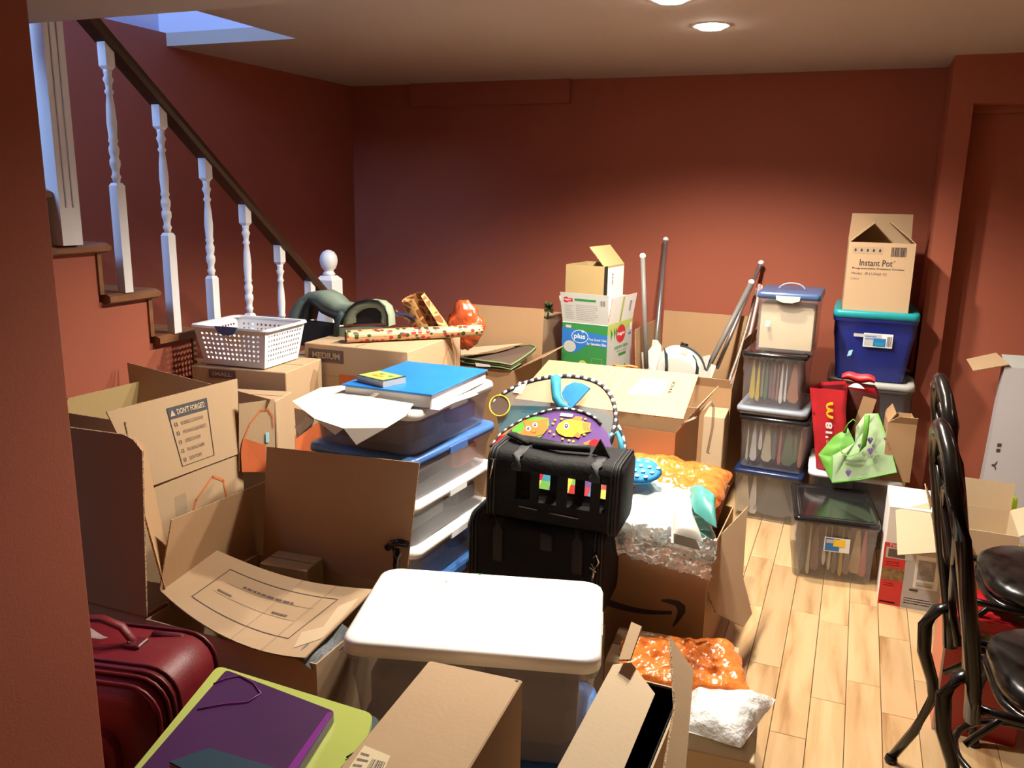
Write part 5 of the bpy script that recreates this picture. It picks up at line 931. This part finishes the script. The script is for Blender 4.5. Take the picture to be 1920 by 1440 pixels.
# ================================================================ BABY ACTIVITY GYM
cbox('cardboard box hidden under the colourful activity gym', -.92, 2.80, 0, .40, .34, .53, 0, M['card'], None, open_=False)
Lg = V((-.93, 2.72, .565)); gy = thing('activity_gym', 'folded baby activity gym with starfish and fish mat behind the upper carrier', 'baby gym', Lg)
def gp(px_, py_, k=0):   # a point of the mat plane, addressed in a 0..1 square
    u = (px_-920)/260; v = (900-py_)/140
    a, c, e, g2 = V((-1.1249,2.6000,0.5533)), V((-0.6265,2.6000,0.6283)), V((-0.6984,2.8400,0.8194)), V((-1.2330,2.8400,0.7584))
    p = a*(1-u)*(1-v)+c*u*(1-v)+e*u*v+g2*(1-u)*v; nn = (c-a).cross(g2-a).normalized(); return p+nn*k
def gpoly(pts, mt, k=.0015, b=None): b = b or MB(); b.face([gp(x_, y_, k) for x_, y_ in pts], mt); return b
mo = [(918,905), (918,858), (935,835), (958,812), (985,792), (1020,776), (1055,770), (1095,774), (1122,788), (1142,815), (1150,850), (1148,905)]
b = MB(); b.prism([gp(x_, y_) for x_, y_ in mo][::-1], .014, M['purcloth']); b.obj('mat', gy)
b = MB(); cols = [M['cyan'], M['yellow'], M['purcloth'], M['green'], M['redp'], M['purcloth'], M['yellow'], M['redp'], M['hor'], M['green'], M['brightblue'], M['redp'], M['purcloth'], M['yellow']]
for i in range(11):
    x_ = -1.03+.035*i
    for j in range(2): b.face([(x_, 2.525+.05*j, .555+.035*j), (x_+.035, 2.525+.05*j, .555+.035*j), (x_+.035, 2.575+.05*j, .590+.035*j), (x_, 2.575+.05*j, .590+.035*j)], cols[(i*3+j*5) % 14])
b.obj('patchwork_border', gy)
b = MB(); gpoly([(920,838), (945,812), (975,797), (962,806), (940,826), (925,842)], M['hor'], .002, b); gpoly([(918,858), (935,838), (975,800), (965,815), (945,838), (925,856)], mat('lilac_cloth', (.32, .13, .42), .7), .002, b)
gpoly([(922,842), (934,824), (948,818), (972,836), (962,838), (950,830)][::1], M['redp'], .0025, b); gpoly([(952,825), (962,824), (972,832), (966,840)], M['yellow'], .003, b)
for i in range(7): gpoly([(1000+7*i, 838-.5*i), (1004+7*i, 829+.2*i), (1008+7*i, 830+.2*i), (1004+7*i, 840-.4*i)], M['brightblue'] if i % 2 else M['hwhite'], .003, b)
gpoly([(1100,838), (1118,826), (1130,830), (1128,842), (1118,848), (1106,845)], M['redp'], .003, b); gpoly([(1098,834), (1112,828), (1104,842)], M['hor'], .0035, b)
gpoly([(962,808), (985,788), (1010,783), (1033,786), (1035,800), (1020,822), (985,831), (972,828)], M['green'], .0025, b)
gpoly([(967,819), (982,814), (988,803), (985,789), (998,792), (1015,790), (1034,786), (1030,797), (1033,806), (1024,817), (1010,821), (997,827), (985,829), (986,820)], M['hor'], .004, b)
for ex, ey in ((995,807), (1008,800)):
    for r_, mt, k in ((5.2, M['hwhite'], .005), (2.7, M['ink'], .006), (.9, M['hwhite'], .007)): gpoly([(ex+r_*math.cos(R(a)), ey-r_*math.sin(R(a))) for a in range(0, 360, 30)][::1], mt, k, b)
for i in range(5): a0, a1 = 200+28*i, 228+28*i; gpoly([(1005+5*math.cos(R(a0)), 810-5*math.sin(R(a0))), (1005+5*math.cos(R(a1)), 810-5*math.sin(R(a1))), (1005+5.9*math.cos(R(a1)), 810-5.9*math.sin(R(a1))), (1005+5.9*math.cos(R(a0)), 810-5.9*math.sin(R(a0)))], M['ink'], .006, b)
gpoly([(1047,808), (1052,798), (1064,790), (1078,788), (1092,790), (1100,794), (1112,796), (1110,806), (1113,812), (1100,815), (1092,818), (1078,823), (1064,822), (1052,816)], M['yellow'], .004, b)
gpoly([(1078,789), (1084,783), (1097,784), (1094,792)], M['hor'], .0045, b); gpoly([(1096,795), (1112,796), (1108,804), (1114,812), (1098,811)], M['hor'], .0045, b); gpoly([(1080,821), (1088,812), (1094,820), (1090,825)], M['hor'], .0045, b)
for r_, rx, mt, k in ((7, 5.2, M['hwhite'], .005), (4, 3.4, M['ink'], .006), (1.4, 1.2, M['hwhite'], .007)): gpoly([(1067+rx*math.cos(R(a)), 802-r_*math.sin(R(a))) for a in range(0, 360, 30)], mt, k, b)
for ex, ey in ((1042,797), (1046,790), (1058,788), (1036,812), (1044,818), (1102,788), (1100,818), (1060,826), (1072,829), (1080,831)): gpoly([(ex+2.8*math.cos(R(a)), ey-2*math.sin(R(a))) for a in range(0, 360, 45)], M['yellow'], .004, b)
gpoly([(1057,776), (1080,779), (1077,785), (1055,782)], M['hwhite'], .004, b); b.obj('print', gy)
def dashed(pts, r, name):
    P_ = [V(p) for p in pts]; 
    sub = []
    for a, c in zip(P_[:-1], P_[1:]):
        n_ = max(1, int((c-a).length/.0085))
        for k in range(n_): sub.append(a.lerp(c, k/n_))
    sub.append(P_[-1]); b = MB(); b.tube(sub, r, M['ink'], 8)
    for i in range(1, len(sub)-2, 3):
        j = min(i+1, len(sub)-1)
        for q in ((0, -1, .3), (.2, -.6, .9)): nn = V(q).normalized()*r*.35; b.tube([sub[i]+nn-(sub[j]-sub[i])*.2, sub[j]+nn+(sub[j]-sub[i])*.25], r*.78, M['hwhite'], 6)
    b.obj(name, gy)
hp = [(922,762), (940,744), (965,729), (1000,715), (1040,707), (1075,706), (1105,711), (1130,723), (1147,744), (1155,770), (1156,795), (1148,822), (1135,842), (1118,853)]
def smooth(pts, n_=3):
    out = []
    for i in range(len(pts)-1):
        p0, p1, p2, p3 = pts[max(i-1, 0)], pts[i], pts[i+1], pts[min(i+2, len(pts)-1)]
        for k in range(n_):
            t = k/n_; out.append(tuple(.5*((2*p1[q])+(-p0[q]+p2[q])*t+(2*p0[q]-5*p1[q]+4*p2[q]-p3[q])*t*t+(-p0[q]+3*p1[q]-3*p2[q]+p3[q])*t**3) for q in (0, 1)))
    return out+[pts[-1]]
def hpnt(px_, py_, dy=0):
    u = (px_-920)/260; v = (900-py_)/200; a, c, e, g2 = V((-1.1768,2.7200,0.5073)), V((-0.6554,2.7200,0.5858)), V((-0.7390,2.9800,0.9043)), V((-1.2957,2.9800,0.8492))
    return a*(1-u)*(1-v)+c*u*(1-v)+e*u*v+g2*(1-u)*v+V((0, dy, 0))
dashed([hpnt(*p) for p in smooth(hp)], .0085, 'hoop_tube'); dashed([gp(x_, y_, .004) for x_, y_ in smooth([(920,842), (940,818), (965,800), (1000,782), (1050,768), (1090,772), (1118,785), (1130,798)])], .005, 'edge_binding')
b = MB()
for i in range(len(hp)-1):
    a, c = hp[i], hp[i+1]
    if i < 11: lo1 = (a[0]*.85+1050*.15, max(a[1], 745+.02*i)); 
mesh_top = smooth(hp)[:34]; cpt = (1045,765)
for a, c in zip(mesh_top[:-1], mesh_top[1:]): b.face([hpnt(*a), hpnt(*cpt), hpnt(*c)], M['gymmesh'])
b.obj('mesh_panel', gy)
b = MB(); lowp = smooth([(925,765), (985,758), (1060,762), (1100,768), (1150,790), (1152,820), (1140,845)]); 
for a, c in zip(lowp[:-1], lowp[1:]): b.face([hpnt(*a, .02), hpnt(a[0]*.9+104, a[1]+60, .01), hpnt(c[0]*.9+104, c[1]+60, .01), hpnt(*c, .02)], M['gymmesh2'])
b.obj('lower_mesh', gy)
b = MB(); b.tube([hpnt(940+20*math.cos(R(a)), 762-20*math.sin(R(a)), -.012) for a in range(0, 360, 20)], .003, M['yellow'], 6, closed=True); b.face([hpnt(940+19*math.cos(R(a)), 762-19*math.sin(R(a)), -.010) for a in range(0, 360, 20)], M['brownfab']); b.obj('port_ring', gy)
b = MB(); b.tube([hpnt(1048,708, -.01), hpnt(1050,725, -.02), hpnt(1052,745, -.025), hpnt(1062,760, -.03), hpnt(1078,768, -.03)], [.020, .019, .018, .017, .012], M['cyan'], 10); b.obj('tentacle', gy)
b = MB(); fan = [(1082,765), (1066,748), (1062,738), (1070,724), (1085,716), (1100,718), (1115,727), (1100,745)]; b.prism([hpnt(x_, y_, -.028) for x_, y_ in fan], .006, M['brightblue']); b.obj('tail_fin', gy)
b = MB(); rect(b, FQ(hpnt(965,737, -.006), hpnt(982,740, -.006), hpnt(993,719, -.006), hpnt(978,716, -.006)), 0, 0, 1, 1, M['hwhite']); rect(b, FQ(hpnt(969,735, -.006), hpnt(981,737, -.006), hpnt(989,722, -.006), hpnt(978,720, -.006)), 0, 0, 1, 1, M['hgrey'], .002); b.obj('label', gy)
b = MB(); b.tube([hpnt(1128,850, -.01), hpnt(1145,820, -.0), hpnt(1158,815, .01), hpnt(1166,835, .01), hpnt(1168,860, .01)], .014, M['cyan'], 8, flat=.5); b.obj('side_pouch', gy)
dashed([hpnt(*p, .01) for p in smooth([(1158,800), (1166,818), (1171,840), (1170,868)])], .006, 'outer_binding')
# round blue dotted pad
c = V((-0.6222,2.7325,0.6100)); pdk = thing('dotted_pad', 'round blue pad with pale dots lying on the orange sack', 'pad', c); b = MB(); T = frame(c.x, c.y, c.z, 0)
b.loft([[T((a*s_, q*s_, z+q*.35)) for a, q in [(.075*math.cos(R(t)), .06*math.sin(R(t))) for t in range(0, 360, 15)]] for s_, z in ((.85, .0), (1, .008), (.85, .02))], M['brightblue'], True, True, True); b.obj('cushion', pdk)
b = MB(); f = F(T((-.075, -.06, .021-.021)), (1, 0, 0), (0, 1, .35))
for i in range(5):
    for j in range(4):
        u_, v_ = .015+.030*i+(.015 if j % 2 else 0), .018+.028*j
        if ((u_-.075)/.066)**2+((v_-.063)/.052)**2 < 1: disc(b, f, u_, v_, .0075, .0075, M['cyan2'], .0024, 10)
b.obj('dots', pdk)
# pink plastic behind the big lid
b = MB(); q = [(-0.5048,1.8300,0.5270), (-0.4830,1.8300,0.5219), (-0.4670,1.7800,0.3692), (-0.5019,1.7600,0.3863)]; b.grid(lambda u, v: V(q[0]).lerp(V(q[1]), u).lerp(V(q[3]).lerp(V(q[2]), u), v)+V((0, .008*noise.noise(V((u*8, v*14, 2))), 0)), 8, 20, M['film']); tag(b.obj('plastic_sheet', None, loc=V(q[0])), 'crinkled clear plastic hanging at the right end of the big white lid', 'plastic')
cbox('flat cardboard box on the floor under the right end of the blue-lidded tub', -.42, 1.40, 0, .20, .20, .17, 4, M['card3'], None, open_=False)
# ================================================================ RIGHT FOREGROUND
def chair(label, x, y, yaw=0, foot=-.205):
    T = frame(x, y, 0, yaw); root = thing('metal_chair', label, 'chair', T((0, 0, 0)), 'black metal chairs with leather seats'); ir = M['iron']
    b = MB(); rings = []
    for s_, z in ((.90, .425), (1.0, .440), (1.02, .455), (1.0, .472), (.92, .484), (.6, .492), (.15, .490)): rings.append([T((a*s_+.095, c*s_, z+.004*math.sin(9*a)*math.cos(7*c))) for a, c in rr(.39, .40, .14, 6)])
    b.loft(rings, M['leather'], True, True, True); b.obj('seat', root)
    b = MB(); b.tube([T((a+.095, c, .418)) for a, c in rr(.38, .39, .13, 5)], .012, ir, 8, closed=True); b.obj('seat_frame', root)
    lean = lambda z: -.165-.115*max(0, (z-.44))/.62
    zz_ = lambda z: .44+(z-.44)*.945
    def bp(yy, z, dx=0): return T((lean(z)+dx, yy, zz_(z)))
    outer = [(.165, .40), (.185, .50), (.200, .62), (.206, .74), (.196, .86), (.165, .96), (.105, 1.03), (.04, 1.058), (0, 1.062)]
    pts = [bp(a, z) for a, z in outer]+[bp(-a, z) for a, z in outer[::-1][1:]]
    b = MB(); b.tube(pts, .018, ir, 10, flat=1.3); b.obj('back_frame', root)
    inner = [(.06, .46), (.11, .56), (.135, .68), (.12, .80), (.06, .89), (0, .92)]
    b = MB(); b.tube([bp(a, z) for a, z in inner]+[bp(-a, z) for a, z in inner[::-1][1:]], .009, ir, 8); b.obj('back_scroll', root)
    for s_ in (-1, 1):
        b = MB(); b.tube([bp(s_*.165, .46), bp(s_*.09, .60), bp(s_*-.02, .74), bp(s_*-.12, .86), bp(s_*-.165, .95)], .008, ir, 8); b.obj('back_scroll', root)
        b = MB(); b.tube([bp(s_*.005, .92), bp(s_*.05, .98), bp(s_*.10, .96), bp(s_*.09, .90), bp(s_*.05, .89)], .006, ir, 8); b.obj('back_scroll', root)
        b = MB(); kx = (foot+.255)*.6; b.tube([T((-.168, s_*.165, .52)), T((-.205+kx*.3, s_*.17, .50)), T((-.228+kx*.5, s_*.172, .45)), T((-.220+kx*.7, s_*.178, .37)), T((-.190+kx*.8, s_*.18, .29)), T((-.180+kx, s_*.18, .24)), T((-.212+kx, s_*.195, .12)), T((foot, s_*.21, .012))], [.012, .016, .018, .0175, .0155, .014, .013, .012], ir, 8); lg_ = b.obj('leg', root)
        b = MB(); b.lathe([(.016, 0), (.018, .006), (.015, .018)], T((foot, s_*.21, 0)), M['pblack'], 10); b.obj('foot', lg_)
        b = MB(); b.tube([T((.16, s_*.155, .42)), T((.185, s_*.165, .34)), T((.165, s_*.165, .24)), T((.17, s_*.17, .12)), T((.205, s_*.18, .012))], [.017, .017, .014, .013, .012], ir, 8); lg_ = b.obj('leg', root)
        b = MB(); b.lathe([(.016, 0), (.018, .006), (.015, .018)], T((.206, s_*.18, 0)), M['pblack'], 10); b.obj('foot', lg_)
    for s_ in (-1, 1):
        b = MB(); b.tube([T((-.168, s_*.165, .43)), T((-.09, s_*.172, .425)), T((0, s_*.185, .42))], .011, ir, 8); b.obj('side_rail', root)
    b = MB(); b.tube([T((.155*math.cos(R(t)), .165*math.sin(R(t)), .215)) for t in range(0, 360, 15)], .009, ir, 8, closed=True); b.obj('ring_stretcher', root)
    b = MB(); b.tube([T((-.17, .16, .33)), T((-.10, .14, .40)), T((0, .165, .415))], .009, ir, 8); b.obj('brace', root); b = MB(); b.tube([T((-.17, -.16, .33)), T((-.10, -.14, .40)), T((0, -.165, .415))], .009, ir, 8); b.obj('brace', root)
    return root
chair('black metal chair with leather seat nearest the camera at the right edge', .500, 2.15, 3, -.262)
chair('black metal chair with leather seat behind the nearest chair', .540, 2.74, 3, -.10)
# red glossy carton under the chairs
root, fc, ff, T = cbox('glossy red appliance carton standing under the chairs', .455, 2.67, 0, .22, .22, .375, 0, M['redp'], None, open_=False, closed_seam=False, name='appliance_carton', group='printed appliance cartons')
b = MB(); f = fc['f']; rect(b, f, .0, .0, .006, .385, M['hwhite']); rect(b, f, .09, .27, .12, .07, M['food']); b.obj('print', root)
# toaster oven carton
c0 = V((0.2048,3.3709,0.0000)); w, d, h = .215, .26, .405; c = frame(c0.x, c0.y, 0, 0)((w/2, d/2, 0))
root, fc, ff, T = cbox('red and white toaster oven carton beside the lone black-lidded file box', c.x, c.y, 0, w, d, h, 0, M['hwhite'], None, open_=False, closed_seam=False, name='appliance_carton', group='printed appliance cartons')
f = fc['f']; b = MB(); hr = h*.635; sx = .080
rect(b, f, sx, 0, w-sx, hr, mat('silver_print', (.45, .44, .45), .5)); rect(b, f, 0, 0, sx, hr, M['hred2'] if 'hred2' in M else mat('bright_red_print', (.60, .03, .03), .4)); b.obj('print', root); b = MB()
rect(b, f, 0, .105, sx, .05, M['food'], .002); rect(b, f, .008, .195, .095, .045, M['hgrey'], .002); rect(b, f, .016, .20, .06, .034, M['inkbrown'], .0026); text(b, f, 'Feature', .02, .243, .06, .014, M['hwhite'], .002)
rect(b, f, .115, .09, .085, .135, M['hwhite'], .002); rect(b, f, .125, .125, .06, .08, M['photo'], .0026); rect(b, f, .125, .095, .06, .02, M['hgrey'], .0026); rect(b, f, .13, .10, .05, .004, M['inkgrey'], .003); rect(b, f, .105, .075, .03, .008, M['ink'], .0026)
scribble(b, f, .09, .02, .11, .03, 3, M['hred'], 4, .4); scribble(b, f, .012, .165, .05, .02, 3, M['hgrey'], 6, .35); scribble(b, f, .012, .08, .045, .016, 2, M['hgrey'], 9, .35); scribble(b, f, .006, .008, .065, .012, 1, M['hgrey'], 9, .6)
stroke(b, f, [(.05, h-.06), (.05, h-.025), (.06, h-.018), (.115, h-.018), (.122, h-.028), (.122, h-.06)], .0035, M['ink'], .002); text(b, f, 'OR', .075, h-.045, .028, .016, M['ink'], .002, rot=0, bold=.02); b.obj('artwork', root)
# open brown box behind it
xb, yb = .525, 3.60
root, fc, ff, T = cbox('open tan cardboard box with spread flaps between toaster carton and white carton', .545, 3.64, 0, .26, .30, .315, -2, M['card3'], {'b': (.115, 2, .0), 'r': (.20, 62, .0, .03)})
panel(root, [(0.2384,3.1600,0.2960), (0.3678,3.2000,0.3122), (0.3406,3.4200,0.4229), (0.2266,3.3600,0.3929)], M['card3'], .004)
panel(root, [(0.3684,3.2050,0.3103), (.42, 3.48, .315), (0.3602,3.4800,0.3987), (0.3375,3.5000,0.4760), (0.3406,3.4200,0.4229)], M['card3'], .004)
b = MB(); b.box((-.12, -.14, .006), (.12, .14, .16), M['card4'], T, .01); tag(b.obj('packing_paper', None, loc=T((0, 0, 0))), 'brown packing paper filling the open tan box by the door', 'paper')
cL = V((0.6378,3.8600,0.3660)); b = MB()
b.grid(lambda u, v: V((0.5869,3.8400,0.3459)).lerp(V((0.7019,3.8400,0.3455)), u).lerp(V((0.5856,3.8600,0.4050)).lerp(V((0.6996,3.8800,0.3620)), u), v)+V((0, .02*noise.noise(V((u*4, v*4, 3))), .014*math.sin(math.pi*u)*v)), 14, 8, M['limefab'])
b.grid(lambda u, v: V((.56, 3.90, .0)).lerp(V((.72, 3.90, .0)), u)+V((0, .03*math.sin(math.pi*u), v*((0.6379,3.8600,0.3354)[2]))), 8, 6, M['limefab'])
tag(b.obj('lime_bag', None, loc=cL), 'lime yellow plastic bag standing behind the open tan box', 'bag')
# tall white carton leaning at the door
A0, A1 = V((0.6782,4.4200,0.7981)), V((0.6412,4.3200,0.2056)); dz = (A0-A1); t_ = A1.z/(A0.z-A1.z); A2 = A1-dz*t_; 
wc = V((.34, .02, 0)); dp = V((0, .09, 0)); L = A2+wc*.5
tw = thing('tall_carton', 'tall pale grey-white carton leaning on the terracotta door', 'box', L, 'cardboard boxes')
A2.z = 0; b = MB(); b.mesh([A2, A2+wc, A0+wc, A0, A2+dp, A2+wc+dp, A0+wc+dp, A0+dp], [(0, 1, 2, 3), (5, 4, 7, 6), (4, 0, 3, 7), (1, 5, 6, 2), (3, 2, 6, 7), (4, 5, 1, 0)], mat('carton_grey', (.47, .45, .46), .7, bump=.05, bs=60)); b.obj('body', tw)
panel(tw, [V((0.6925,4.4100,0.8114)), V((0.5503,4.4000,0.7666)), V((0.5263,4.5000,0.8053)), V((0.6501,4.5200,0.8416))], M['card'], .004)
panel(tw, [V((0.6782,4.4200,0.7981)), V((0.6782,4.4200,0.7981))+wc, V((0.6695,4.5000,0.8441))+wc, V((0.6695,4.5000,0.8441))], M['hgrey'], .004)
b = MB(); f = FQ(A2, A2+wc, A0+wc, A0)
def zrel(z): return z/A0.z
for pts in (((.08, .50), (.16, .55), (.16, .50)), ((.08, .44), (.15, .45))): pass
zz = (0.6548,4.3500,0.4218)[2]/A0.z; text(b, f, 'II', .09, zz-.02, .05, .05, M['ink'], .002, rot=90, bold=.03); zz = (0.6588,4.3500,0.3386)[2]/A0.z; text(b, f, 'Y', .07, zz-.025, .06, .06, M['ink'], .002, rot=270, bold=.02); b.obj('print', tw)
